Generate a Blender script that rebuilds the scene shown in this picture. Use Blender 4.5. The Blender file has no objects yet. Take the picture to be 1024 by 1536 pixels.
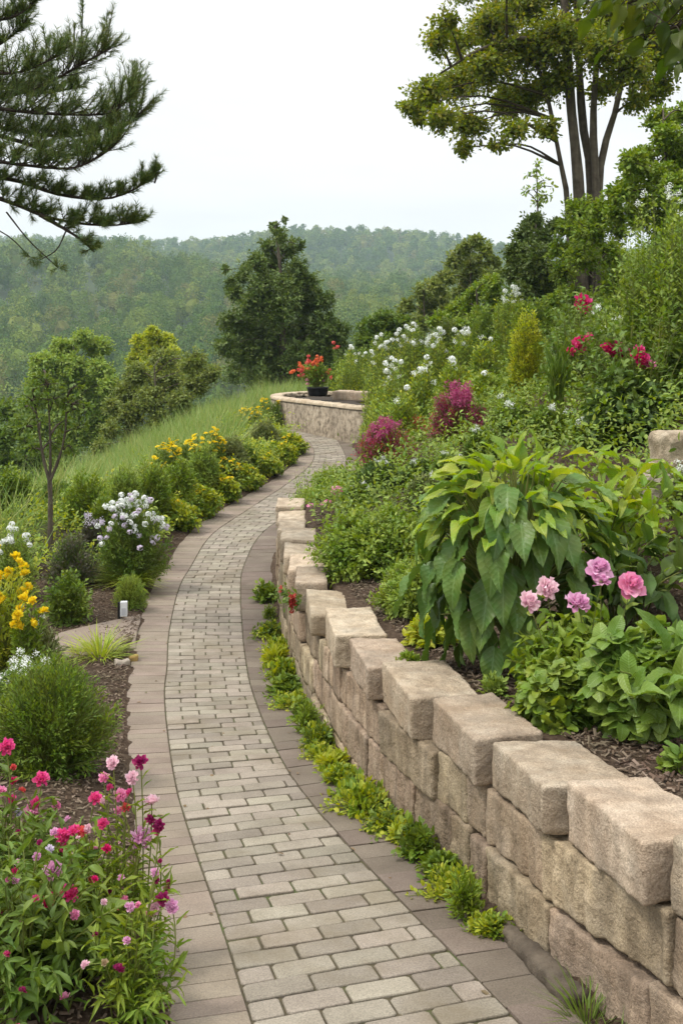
import bpy, math, random
import numpy as np
from mathutils import Vector, Matrix, Euler
sc = bpy.context.scene
# ---------------------------------------------------------------- camera
cam_d = bpy.data.cameras.new('camera'); cam = bpy.data.objects.new('camera', cam_d); sc.collection.objects.link(cam)
cam.location = (0, 0, 2.16); cam.rotation_euler = (math.radians(90), 0, 0)
cam_d.sensor_fit = 'VERTICAL'; cam_d.sensor_height = 36.0; cam_d.lens = 1600/1536*36.0
cam_d.shift_y = -(768-490)/1536.0; cam_d.clip_start = 0.05; cam_d.clip_end = 6000
sc.camera = cam
# ---------------------------------------------------------------- overcast daylight
SUN_EL, SUN_AZ = 58.0, -100.0        # degrees; azimuth measured from the view direction, negative to the left
w = bpy.data.worlds.new('World'); sc.world = w; w.use_nodes = True
nt = w.node_tree; nt.nodes.clear()
def wn(t, **k):
    n = nt.nodes.new(t)
    for a, b in k.items(): setattr(n, a, b)
    return n
out = wn('ShaderNodeOutputWorld'); bg = wn('ShaderNodeBackground'); sky = wn('ShaderNodeTexSky')
sky.sky_type = 'NISHITA'; sky.sun_disc = False; sky.sun_elevation = math.radians(SUN_EL); sky.sun_rotation = math.radians(SUN_AZ)
skys = wn('ShaderNodeVectorMath', operation='SCALE'); skys.inputs['Scale'].default_value = 0.08
nt.links.new(sky.outputs[0], skys.inputs[0])
tc = wn('ShaderNodeTexCoord'); sep = wn('ShaderNodeSeparateXYZ'); nt.links.new(tc.outputs['Generated'], sep.inputs[0])
ramp = wn('ShaderNodeValToRGB'); nt.links.new(sep.outputs['Z'], ramp.inputs[0])      # brightness of the cloud layer by height
cr = ramp.color_ramp; cr.elements[0].position = 0.0; cr.elements[0].color = (.242, .243, .244, 1)
cr.elements[1].position = 1.0; cr.elements[1].color = (.60, .605, .61, 1)
for p, c in ((0.012, (.250, .250, .250, 1)), (0.30, (.262, .261, .260, 1)), (0.55, (.40, .40, .40, 1))):
    e = cr.elements.new(p); e.color = c
mp = wn('ShaderNodeMapping'); mp.inputs['Scale'].default_value = (1.2, 1.2, 7.0); nt.links.new(tc.outputs['Generated'], mp.inputs[0])
nz = wn('ShaderNodeTexNoise'); nz.inputs['Scale'].default_value = 2.2; nz.inputs['Detail'].default_value = 5.0; nt.links.new(mp.outputs[0], nz.inputs['Vector'])
mr = wn('ShaderNodeMapRange'); mr.inputs['From Min'].default_value = .3; mr.inputs['From Max'].default_value = .7
mr.inputs['To Min'].default_value = 2.62; mr.inputs['To Max'].default_value = 2.2; nt.links.new(nz.outputs['Fac'], mr.inputs['Value'])
cl = wn('ShaderNodeVectorMath', operation='SCALE'); nt.links.new(ramp.outputs[0], cl.inputs[0]); nt.links.new(mr.outputs[0], cl.inputs['Scale'])
mx = wn('ShaderNodeMix', data_type='RGBA'); mx.inputs['Factor'].default_value = 0.95
nt.links.new(skys.outputs[0], mx.inputs['A']); nt.links.new(cl.outputs[0], mx.inputs['B'])
nt.links.new(mx.outputs['Result'], bg.inputs['Color']); bg.inputs['Strength'].default_value = 1.0
nt.links.new(bg.outputs[0], out.inputs['Surface'])
sd = bpy.data.lights.new('sun', 'SUN'); sd.energy = 1.5; sd.angle = math.radians(10); sd.color = (1, .95, .87)
sun = bpy.data.objects.new('sun', sd); sc.collection.objects.link(sun)
_sv = Vector((math.sin(math.radians(SUN_AZ))*math.cos(math.radians(SUN_EL)), math.cos(math.radians(SUN_AZ))*math.cos(math.radians(SUN_EL)), math.sin(math.radians(SUN_EL))))
sun.rotation_euler = _sv.to_track_quat('Z', 'Y').to_euler()
sc.view_settings.view_transform = 'Standard'; sc.view_settings.look = 'None'; sc.view_settings.exposure = 0.80; sc.view_settings.gamma = 1.0
sc.render.engine = 'CYCLES'
cy = sc.cycles; cy.max_bounces = 7; cy.diffuse_bounces = 3; cy.glossy_bounces = 2; cy.transmission_bounces = 3; cy.transparent_max_bounces = 6
cy.volume_bounces = 1; cy.use_denoising = True; cy.sample_clamp_indirect = 6.0; cy.caustics_reflective = False; cy.caustics_refractive = False
# ---------------------------------------------------------------- lie of the land
CZ, HY, F = 2.16, 490.0, 1600.0           # eye height over the near path, horizon row and focal length in photo pixels
R = math.radians
_ty = np.array([1900,1700,1536,1400,1290,1150,1024,930,850,800,740,700,660,640,625,600], float)
_tz = np.array([2.25,2.75,3.3,4.0,4.8,6.3,8.6,10.8,13.2,15,18,20.5,23.8,26,28,32], float)
def row_depth(y): return np.interp(-np.asarray(y, float), -_ty, _tz)
_pz_y = np.arange(0.0, 60.0, 0.25)
_yr = np.interp(_pz_y, _tz, _ty)
_zz = CZ-(_yr-HY)/F*_pz_y
_zz[_pz_y < 3.0] = _zz[_pz_y >= 3.0][0]+(3.0-_pz_y[_pz_y < 3.0])*0.10
_zz[_pz_y > 29] = np.interp(_pz_y[_pz_y > 29], [29, 32, 36, 60], [-0.16, 0.0, 0.15, 0.2])
_k = np.exp(-0.5*(np.arange(-8, 9)/3.0)**2); _k /= _k.sum()
_zz = np.convolve(np.pad(_zz, 8, mode='edge'), _k, mode='valid')
def path_z(Y): return np.interp(Y, _pz_y, _zz)
def unproject(p):
    Z = float(row_depth(p[1])); return ((p[0]-512)/F*Z, Z)
SECT = [  # left outer, left inner, right inner, right outer edge of the path at successive cross-sections
 ((256,1530),(375,1517),(711,1462),(801,1448)),
 ((225,1385),(327,1372),(585,1336),(690,1322)),
 ((206,1270),(288,1262),(494,1239),(578,1229)),
 ((195,1165),(261,1160),(428,1145),(503,1137)),
 ((190,1052),(247,1050),(381,1045),(443,1043)),
 ((196,1000),(251,1000),(370,998),(428,998)),
 ((207,947),(254,947),(364,947),(416,947)),
 ((224,885),(268,885),(361,885),(411,885)),
 ((246,850),(286,850),(366,848),(411,846)),
 ((280,800),(318,800),(391,800),(431,800))]
_s = [[unproject(q) for q in sec] for sec in SECT]
_s += [[(-1.86,16.9),(-1.46,16.8),(-0.78,16.6),(-0.42,16.5)], [(-1.33,18.9),(-0.98,18.8),(-0.28,18.55),(0.05,18.4)],
       [(-0.93,20.9),(-0.60,20.8),(0.08,20.7),(0.34,20.6)], [(-0.86,22.4),(-0.58,22.5),(0.02,22.7),(0.28,22.8)],
       [(-1.05,23.8),(-0.80,24.0),(-0.22,24.5),(0.0,24.7)], [(-1.5,25.3),(-1.3,25.5),(-0.78,25.95),(-0.55,26.1)],
       [(-2.2,26.7),(-2.02,26.95),(-1.62,27.5),(-1.5,27.7)], [(-3.4,28.3),(-3.3,28.6),(-3.0,29.3),(-2.9,29.5)]]
_s = np.array(_s)                                        # (n,4,2)
_d0 = _s[0]-_s[1]; _d0 = _d0/np.linalg.norm(_d0, axis=1, keepdims=True)
_s = np.concatenate([(_s[0]+_d0*1.9)[None], _s], 0)
def catmull(P, m=24):
    P = np.concatenate([2*P[:1]-P[1:2], P, 2*P[-1:]-P[-2:-1]], 0); out = []
    for i in range(1, len(P)-2):
        t = np.linspace(0, 1, m, endpoint=False).reshape((-1,)+(1,)*(P.ndim-1))
        a, b, c, d = P[i-1], P[i], P[i+1], P[i+2]
        out.append(0.5*((2*b)+(c-a)*t+(2*a-5*b+4*c-d)*t**2+(3*b-a-3*c+d)*t**3))
    return np.concatenate(out+[P[-2][None]], 0)
PATH = catmull(_s)                                       # (N,4,2) dense edges
for _it in range(12):                                    # iron out the small kinks of hand-taken points
    PATH[1:-1] = 0.25*PATH[:-2]+0.5*PATH[1:-1]+0.25*PATH[2:]
_mid = PATH[:, 1:3].mean(1)
PS = np.concatenate([[0], np.cumsum(np.linalg.norm(np.diff(_mid, axis=0), axis=1))])   # arc length
def edge_fn(k):
    o = np.argsort(PATH[:, k, 1]); xs, ys = PATH[o, k, 0], PATH[o, k, 1]
    return lambda Y: np.interp(Y, ys, xs)
XL, XR = edge_fn(0), edge_fn(3)
_wt = np.array([[1.0,.80],[3.0,.70],[3.6,.61],[4.3,.50],[5.0,.41],[5.75,.345],[6.4,.30],[7.4,.22],[8.25,.17],[9,.13],[10,.12],[12.6,.12],[16,.0],[20,.05],[24,.3],[30,.5],[60,.6]])
def wall_top(Y): return np.interp(Y, _wt[:,0], _wt[:,1])
_rf = np.array([[11,0],[12.5,0],[16,.25],[18,.2],[20,.1],[22,.0],[24,.6],[26,1.5],[30,3.6],[60,5]])
def x_ref(Y):
    return np.where(Y < 23, XR(Y), np.interp(Y, [23, 24, 27, 32, 60], [0.35, 0.75, 1.0, 1.1, 1.5]))
def smooth(x, a, b):
    t = np.clip((x-a)/(b-a), 0, 1); return t*t*(3-2*t)
def softplus(x, k=0.35): return np.where(x/k > 30, x, k*np.log1p(np.exp(np.clip(x/k, -50, 30))))
def hash3(ix, iy, iz, s):
    n = (ix.astype(np.int64)*374761393+iy.astype(np.int64)*668265263+iz.astype(np.int64)*2147483647+s*1274126177) & 0xFFFFFFFF
    n = ((n ^ (n >> 13))*1274126177) & 0xFFFFFFFF
    n = ((n ^ (n >> 15))*2246822519) & 0xFFFFFFFF
    return ((n ^ (n >> 16)) & 0xFFFF)/65535.0
def vnoise(p, s=0):
    p = np.asarray(p, float); i = np.floor(p).astype(int); f = p-i; f = f*f*(3-2*f); r = 0
    for a in (0, 1):
        for b in (0, 1):
            for c in (0, 1):
                w = (f[..., 0] if a else 1-f[..., 0])*(f[..., 1] if b else 1-f[..., 1])*(f[..., 2] if c else 1-f[..., 2])
                r = r+w*hash3(i[..., 0]+a, i[..., 1]+b, i[..., 2]+c, s)
    return r*2-1
def fbm(p, s=0, o=3):
    p = np.asarray(p, float); return sum(vnoise(p*2**k, s+k)*0.5**k for k in range(o))
def valley(X, Y):                                        # the land beyond the garden: down to the river, up the wooded hills
    X, Y = np.asarray(X, float), np.asarray(Y, float)
    z = np.interp(Y, [-400, 40, 110, 170, 240, 340, 430, 500, 560, 700, 850, 1010, 1150, 1500], [-20, -12, -38, -38, -23, -12, 2, 11, 9, 21, 49, 73, 70, 55])
    u = X/np.maximum(Y, 60)                              # how far to the side
    z = z+smooth(-u, -0.02, 0.22)*np.exp(-((Y-500)/95)**2)*13
    n = np.stack([X/160, Y/160, X*0+3.3], -1)
    return z+fbm(n, 5, 3)*np.interp(Y, [100, 300, 900, 1100], [1, 6, 11, 11])
def gz(X, Y):
    X, Y = np.broadcast_arrays(np.asarray(X, float), np.asarray(Y, float))
    zp = path_z(Y); dl = XL(Y)-X; dr = X-x_ref(Y)
    z = zp-0.075+0.05*np.maximum(smooth(dl, -.03, .03), smooth(XL(Y)*0+X-XR(Y), -.03, .03))
    z = z+0.16*smooth(Y, 10.5, 15.5)*np.clip(dl, 0, 2.2)+0.05*smooth(dl, .05, .5)
    dc = np.interp(Y, [3, 8, 13, 17, 21, 26, 32], [2.2, 2.4, 2.2, 1.55, 1.15, 1.1, 1.1])
    xlr = np.where(Y < 24, XL(Y), np.interp(Y, [24, 26, 60], [-1.05, -1.25, -1.5]))
    z = z-0.55*softplus(xlr-X-dc, 0.4)
    wid = np.interp(Y, [12.4, 13.4, 16, 20], [0.24, 0.9, 1.9, 2.0])
    z = z+np.maximum(wall_top(Y)-0.07-zp, 0.05)*smooth(dr, 0.07, 0.07+wid)
    hs = np.interp(Y, [3, 6, 9, 14, 22, 40], [0.30, 0.46, 0.50, 0.54, 0.62, 0.62])
    e = softplus(dr-0.95, 0.25); z = z+hs*(9*np.tanh(e/9.0))
    lm = smooth(dr, -2.0, 4.0)
    z = z-(1-lm)*0.42*softplus(Y-33.5, 1.2)-lm*0.5*softplus(Y-58, 2.0)
    n = np.stack([X*0.9, Y*0.9, X*0], -1)
    off = smooth(np.maximum(dl, dr-.3), 0.0, 0.6)
    z = z+off*0.05*fbm(n, 11, 3)
    v = valley(X, Y); k = 3.0
    return np.where(z-v > 30, z, v+softplus(z-v, k))
# ---------------------------------------------------------------- helpers
COL = sc.collection
def tag(o, label=None, cat=None, group=None, kind=None):
    if label: o['label'] = label
    if cat: o['category'] = cat
    if group: o['group'] = group
    if kind: o['kind'] = kind
    return o
def empty(name, loc, rz=0.0, label=None, cat=None, group=None):
    o = bpy.data.objects.new(name, None); COL.objects.link(o); o.empty_display_size = 0.1
    o.location = loc; o.rotation_euler = (0, 0, rz)
    return tag(o, label, cat, group)
def copy_tree(o, parent=None):
    c = o.copy(); COL.objects.link(c)
    if parent is not None: c.parent = parent
    for ch in list(o.children): copy_tree(ch, c)
    return c
def norm(v): return v/np.maximum(np.linalg.norm(v, axis=-1, keepdims=True), 1e-9)
class Geo:
    def __init__(s): s.V = []; s.Q = []; s.T = []; s.n = 0; s.UV = []
    def add(s, v, q=None, t=None):
        v = np.asarray(v, float).reshape(-1, 3)
        if q is not None and len(q): s.Q.append(np.asarray(q, int).reshape(-1, 4)+s.n)
        if t is not None and len(t): s.T.append(np.asarray(t, int).reshape(-1, 3)+s.n)
        s.V.append(v); s.n += len(v); return s
    def leaves(s, tm, pos, d, nr, L, W):
        tv, tq, tt = tm
        N = len(pos)
        if N == 0: return s
        d = norm(d); side = norm(np.cross(nr, d)); n = np.cross(d, side)
        L = np.broadcast_to(np.asarray(L, float), (N,)); W = np.broadcast_to(np.asarray(W, float), (N,))
        v = pos[:, None]+d[:, None]*(tv[None, :, 0:1]*L[:, None, None])+side[:, None]*(tv[None, :, 1:2]*W[:, None, None])+n[:, None]*(tv[None, :, 2:3]*L[:, None, None])
        k = len(tv); s.UV.append((s.n, N, tv[:, :2] if k > 8 else None)); off = (np.arange(N)*k)[:, None, None]
        return s.add(v, (np.asarray(tq)[None]+off) if len(tq) else None, (np.asarray(tt)[None]+off) if len(tt) else None)
    def tubes(s, P, Rr, sides=4):
        P = np.asarray(P, float); M, k, _ = P.shape
        Rr = np.broadcast_to(np.asarray(Rr, float), (M, k))
        t = norm(np.gradient(P, axis=1)); ref = np.zeros_like(t); ref[..., 0] = 1.0
        ref[np.abs(t[..., 0]) > .8] = (0, 1, 0)
        ref = np.broadcast_to(ref[:, :1], ref.shape)
        a = norm(np.cross(t, ref)); b = np.cross(t, a)
        th = np.arange(sides)*2*np.pi/sides
        v = P[:, :, None]+Rr[:, :, None, None]*(a[:, :, None]*np.cos(th)[:, None]+b[:, :, None]*np.sin(th)[:, None])
        i = np.arange(k-1)[:, None]; j = np.arange(sides)[None]
        q = np.stack([i*sides+j, i*sides+(j+1) % sides, (i+1)*sides+(j+1) % sides, (i+1)*sides+j], -1).reshape(-1, 4)
        q = q[None]+(np.arange(M)*k*sides)[:, None, None]
        return s.add(v, q)
    def mesh(s, name, smooth=False):
        me = bpy.data.meshes.new(name)
        V = np.concatenate(s.V) if s.V else np.zeros((0, 3))
        Q = np.concatenate(s.Q) if s.Q else np.zeros((0, 4), int); T = np.concatenate(s.T) if s.T else np.zeros((0, 3), int)
        me.vertices.add(len(V)); me.vertices.foreach_set('co', V.astype(np.float32).ravel())
        li = np.concatenate([Q.ravel(), T.ravel()]).astype(np.int32)
        me.loops.add(len(li)); me.loops.foreach_set('vertex_index', li)
        me.polygons.add(len(Q)+len(T))
        ls = np.concatenate([np.arange(len(Q))*4, len(Q)*4+np.arange(len(T))*3]).astype(np.int32)
        me.polygons.foreach_set('loop_start', ls)
        me.polygons.foreach_set('use_smooth', np.full(len(Q)+len(T), bool(smooth)))
        if any(u[2] is not None for u in s.UV):           # position along and across each leaf, for its veins
            uv = np.full((len(V), 3), 9.0, np.float32)
            for n0, N, tv in s.UV:
                if tv is not None: uv[n0:n0+N*len(tv), :2] = np.tile(tv, (N, 1))
            at_ = me.attributes.new('leaf', 'FLOAT_VECTOR', 'POINT'); at_.data.foreach_set('vector', uv.ravel())
        me.update(calc_edges=True)
        return me
    def build(s, name, mat, parent=None, smooth=False, loc=None):
        me = s.mesh(name, smooth); me.materials.append(mat)
        return link(name, me, parent, loc)
def link(name, me, parent=None, loc=None, rot=None, scale=None):
    o = bpy.data.objects.new(name, me); COL.objects.link(o)
    if parent is not None: o.parent = parent
    if loc is not None: o.location = loc
    if rot is not None: o.rotation_euler = rot
    if scale is not None: o.scale = (scale,)*3
    return o
A = np.array
T_DIA = (A([(0,0,0),(.45,.5,.07),(1,0,-.06),(.45,-.5,.07)],float), [(0,1,2,3)], [])
T_OVAL = (A([(0,0,0),(.28,.46,.07),(.68,.40,.02),(1,0,-.12),(.68,-.40,.02),(.28,-.46,.07),(.5,0,0)],float), [(0,6,2,1),(0,5,4,6)], [(6,3,2),(6,4,3)])
T_NEED = (A([(0,.5,0),(0,-.5,0),(1,0,0)],float), [], [(0,1,2)])
T_BLADE = (A([(0,.4,0),(0,-.4,0),(.5,.5,-.05),(.5,-.5,-.05),(1,0,-.32)],float), [(0,1,3,2)], [(2,3,4)])
T_TIP = (A([(0,0,0),(.25,.22,.0),(.6,.5,.04),(1,.18,-.08),(1,-.18,-.08),(.6,-.5,.04),(.25,-.22,0)],float), [(0,1,2,5),(2,3,4,5)], [(0,5,6)])
def grid_leaf(nu, nv, shape, droop, fold, vein=0.0, wave=0.0, ph=0.0):
    u = np.linspace(0, 1, nu); v = np.linspace(-1, 1, nv); U, Vv = np.meshgrid(u, v, indexing='ij')
    wd = shape(U)*0.5
    x = U*(1-0.12*droop*U); y = Vv*wd
    z = -droop*U**2*0.55+fold*np.abs(Vv)*wd*0.6+vein*np.cos(np.pi*(U*16-np.abs(Vv)*5))*(1-np.abs(Vv)*.4)+wave*np.sin(U*9+ph)*Vv
    i, j = np.meshgrid(np.arange(nu-1), np.arange(nv-1), indexing='ij'); i, j = i.ravel(), j.ravel()
    q = np.stack([i*nv+j, i*nv+j+1, (i+1)*nv+j+1, (i+1)*nv+j], -1)
    return (np.stack([x, y, z], -1).reshape(-1, 3), q, [])
sh_ovate = lambda U: np.sin(np.pi*np.clip(U, 0, 1)**0.72)**0.9*(1-.25*U)+.004
sh_heart = lambda U: np.sqrt(np.clip(1-((U-.36)/.66)**2, 0, 1))*(1-.15*U)*1.05*(U > -.1)+.004
sh_petal = lambda U: np.sin(np.pi*np.clip(U*.86+.02, 0, 1)**1.35)+.05
BIG = [grid_leaf(25, 9, sh_ovate, dr, .35, .024, .05, p) for dr, p in ((.25, 0), (.5, 2), (.75, 4))]
MED = [grid_leaf(7, 5, sh_ovate, dr, .35, 0, .05, p) for dr, p in ((.15, 0), (.4, 2), (.7, 4))]
HEART = [grid_leaf(7, 5, sh_heart, dr, .3, 0, .06, p) for dr, p in ((.15, 0), (.35, 2), (.6, 4))]
PETAL = [grid_leaf(5, 5, sh_petal, dr, .5, 0, .16, p) for dr, p in ((-.5, 0), (-.9, 2), (.2, 4))]
def bez(P0, P1, P2, t):
    t = t[..., None]; P0, P1, P2 = P0[:, None], P1[:, None], P2[:, None]
    return (1-t)**2*P0+2*t*(1-t)*P1+t*t*P2, norm(2*(1-t)*(P1-P0)+2*t*(P2-P1))
Zv = A([0, 0, 1.0])
def sprig_leaves(rng, P0, P1, P2, n, t0=.3, spread=.8, up=.2, flat=.8, along=.5, wob=.02):
    M = len(P0)
    t = t0+(1-t0)*((np.arange(n)[None]+rng.random((M, n)))/n)
    p, tan = bez(P0, P1, P2, t)
    rv = rng.normal(size=(M, n, 3)); perp = norm(rv-(rv*tan).sum(-1, keepdims=True)*tan)
    d = tan*along+perp*spread+Zv*up
    nr = Zv*flat+rng.normal(size=(M, n, 3))*.35+tan*.2
    p = p+perp*wob
    return p.reshape(-1, 3), norm(d.reshape(-1, 3)), norm(nr.reshape(-1, 3)), t.reshape(-1)
PROF = {
 'dome': lambda h: np.where(h < .3, .78+.22*h/.3, np.sqrt(np.clip(1-((h-.3)/.72)**2, 0, 1))),
 'round': lambda h: np.sqrt(np.clip(1-(2*h-1)**2, 0, 1))*.97+.03,
 'cone': lambda h: (1-h)**.75*.95+.05,
 'column': lambda h: np.clip(1.15*np.sqrt(np.clip(1-h**3, 0, 1)), 0, 1)*.9+.1,
 'vase': lambda h: .35+.65*np.sin(np.pi*np.clip(h*.75+.08, 0, 1)),
 'egg': lambda h: np.sin(np.pi*np.clip(h, 0, 1)**.7)**.8+.04}
def shrub_sprigs(rng, w, d, h, n, prof='dome', zlo=0.0, lump=.22, inner=.5, rise=.15, fan=.25, hpow=.8, base_h=.35):
    hh = zlo+(1-zlo)*rng.random(n)**hpow; az = rng.random(n)*2*np.pi
    pr = PROF[prof](hh)
    a1, a2, k1, k2 = rng.random(2).tolist()+[rng.integers(2, 5), rng.integers(4, 8)]
    lm = 1+lump*(.6*np.sin(k1*az+6.3*a1+4*hh)+.5*np.sin(k2*az+6.3*a2-7*hh))
    r = pr*(inner+(1-inner)*np.sqrt(rng.random(n)))*lm
    zl = hh*h*(1+.10*lump/.22*np.sin(3*az+9*a1))
    P2 = np.stack([np.cos(az)*r*w/2, np.sin(az)*r*d/2, zl], -1)
    P0 = np.stack([P2[:, 0]*fan, P2[:, 1]*fan, np.clip(zl*base_h-.05*h, 0, None)], -1)+rng.normal(size=(n, 3))*[w*.03, d*.03, 0]
    P0[:, 2] = np.maximum(P0[:, 2], 0.0)
    P1 = (P0+P2)/2+Zv*(rise*h)+rng.normal(size=(n, 3))*w*.03
    return P0, P1, P2
# ---------------------------------------------------------------- materials
MAT = {}
def nodes(name):
    m = bpy.data.materials.new(name); m.use_nodes = True; t = m.node_tree; t.nodes.clear()
    def N(k, **kw):
        n = t.nodes.new(k)
        for a, b in kw.items(): setattr(n, a, b)
        return n
    def I(n, s, v): n.inputs[s].default_value = v
    return m, t, N, I, t.links.new
def ramp_of(N, stops):
    r = N('ShaderNodeValToRGB'); e = r.color_ramp.elements
    while len(e) < len(stops): e.new(0.5)
    for k, (p, c) in enumerate(stops): e[k].position = p; e[k].color = (*c, 1)
    return r
LEAF = (1.98, 1.64, 1.0)                                # common trim of all the greens
def leaf_mat(name, cols, rough=.5, trans=.3, spec=.35, big=0.0, veins=False):
    """leaves: every leaf takes its own colour from the ramp; thin, so some light comes through"""
    m, t, N, I, Lk = nodes(name)
    if cols[0][1] > cols[0][0] and max(cols[0]) < .45: cols = [(min(r*LEAF[0], .5), min(gg*LEAF[1], .5), b*LEAF[2]) for r, gg, b in cols]
    g = N('ShaderNodeNewGeometry'); k = len(cols)
    r = ramp_of(N, [(i/max(k-1, 1), c) for i, c in enumerate(cols)])
    Lk(g.outputs['Random Per Island'], r.inputs[0]); colr = r.outputs[0]
    tc_ = N('ShaderNodeTexCoord'); n1 = N('ShaderNodeTexNoise'); I(n1, 'Scale', 5.0 if big == 0 else big); I(n1, 'Detail', 2.0)
    Lk(tc_.outputs['Object'], n1.inputs['Vector'])
    hs = N('ShaderNodeHueSaturation'); mr_ = N('ShaderNodeMapRange'); I(mr_, 'From Min', .3); I(mr_, 'From Max', .7); I(mr_, 'To Min', .482); I(mr_, 'To Max', .518)
    Lk(n1.outputs['Fac'], mr_.inputs['Value']); Lk(mr_.outputs[0], hs.inputs['Hue']); Lk(colr, hs.inputs['Color'])
    p = N('ShaderNodeBsdfPrincipled'); I(p, 'Roughness', rough); I(p, 'Specular IOR Level', spec); Lk(hs.outputs[0], p.inputs['Base Color'])
    if veins:                                             # pale midrib and side veins, raised a little
        at_ = N('ShaderNodeAttribute'); at_.attribute_name = 'leaf'; sx = N('ShaderNodeSeparateXYZ'); Lk(at_.outputs['Vector'], sx.inputs[0])
        def M(op, a, b_=None, c_=None):
            q = N('ShaderNodeMath', operation=op)
            for ii, v in enumerate((a, b_, c_)):
                if v is None: continue
                if isinstance(v, (int, float)): q.inputs[ii].default_value = v
                else: Lk(v, q.inputs[ii])
            return q.outputs[0]
        av = M('ABSOLUTE', sx.outputs['Y']); fr = M('FRACT', M('MULTIPLY', M('SUBTRACT', sx.outputs['X'], M('MULTIPLY', av, .55)), 9.0)); side = M('LESS_THAN', M('ABSOLUTE', M('SUBTRACT', fr, .5)), .075)
        mid_ = M('LESS_THAN', av, .022); vn = M('MAXIMUM', M('MULTIPLY', side, .55), mid_)
        vm = N('ShaderNodeMix', data_type='RGBA'); Lk(M('MULTIPLY', vn, .55), vm.inputs['Factor']); Lk(hs.outputs[0], vm.inputs['A'])
        lt = N('ShaderNodeHueSaturation'); I(lt, 'Value', 1.7); I(lt, 'Saturation', .8); Lk(hs.outputs[0], lt.inputs['Color']); Lk(lt.outputs[0], vm.inputs['B']); Lk(vm.outputs['Result'], p.inputs['Base Color'])
        bmp = N('ShaderNodeBump'); I(bmp, 'Strength', .5); I(bmp, 'Distance', .004); bmp.invert = True; Lk(M('PINGPONG', fr, .5), bmp.inputs['Height']); Lk(bmp.outputs[0], p.inputs['Normal'])
    tr = N('ShaderNodeBsdfTranslucent'); b = N('ShaderNodeHueSaturation'); I(b, 'Hue', .485); I(b, 'Value', 1.5); I(b, 'Saturation', 1.1)
    Lk(hs.outputs[0], b.inputs['Color']); Lk(b.outputs[0], tr.inputs['Color'])
    mix = N('ShaderNodeMixShader'); I(mix, 0, trans); Lk(p.outputs[0], mix.inputs[1]); Lk(tr.outputs[0], mix.inputs[2])
    o = N('ShaderNodeOutputMaterial'); Lk(mix.outputs[0], o.inputs['Surface']); MAT[name] = m; return m
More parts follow.
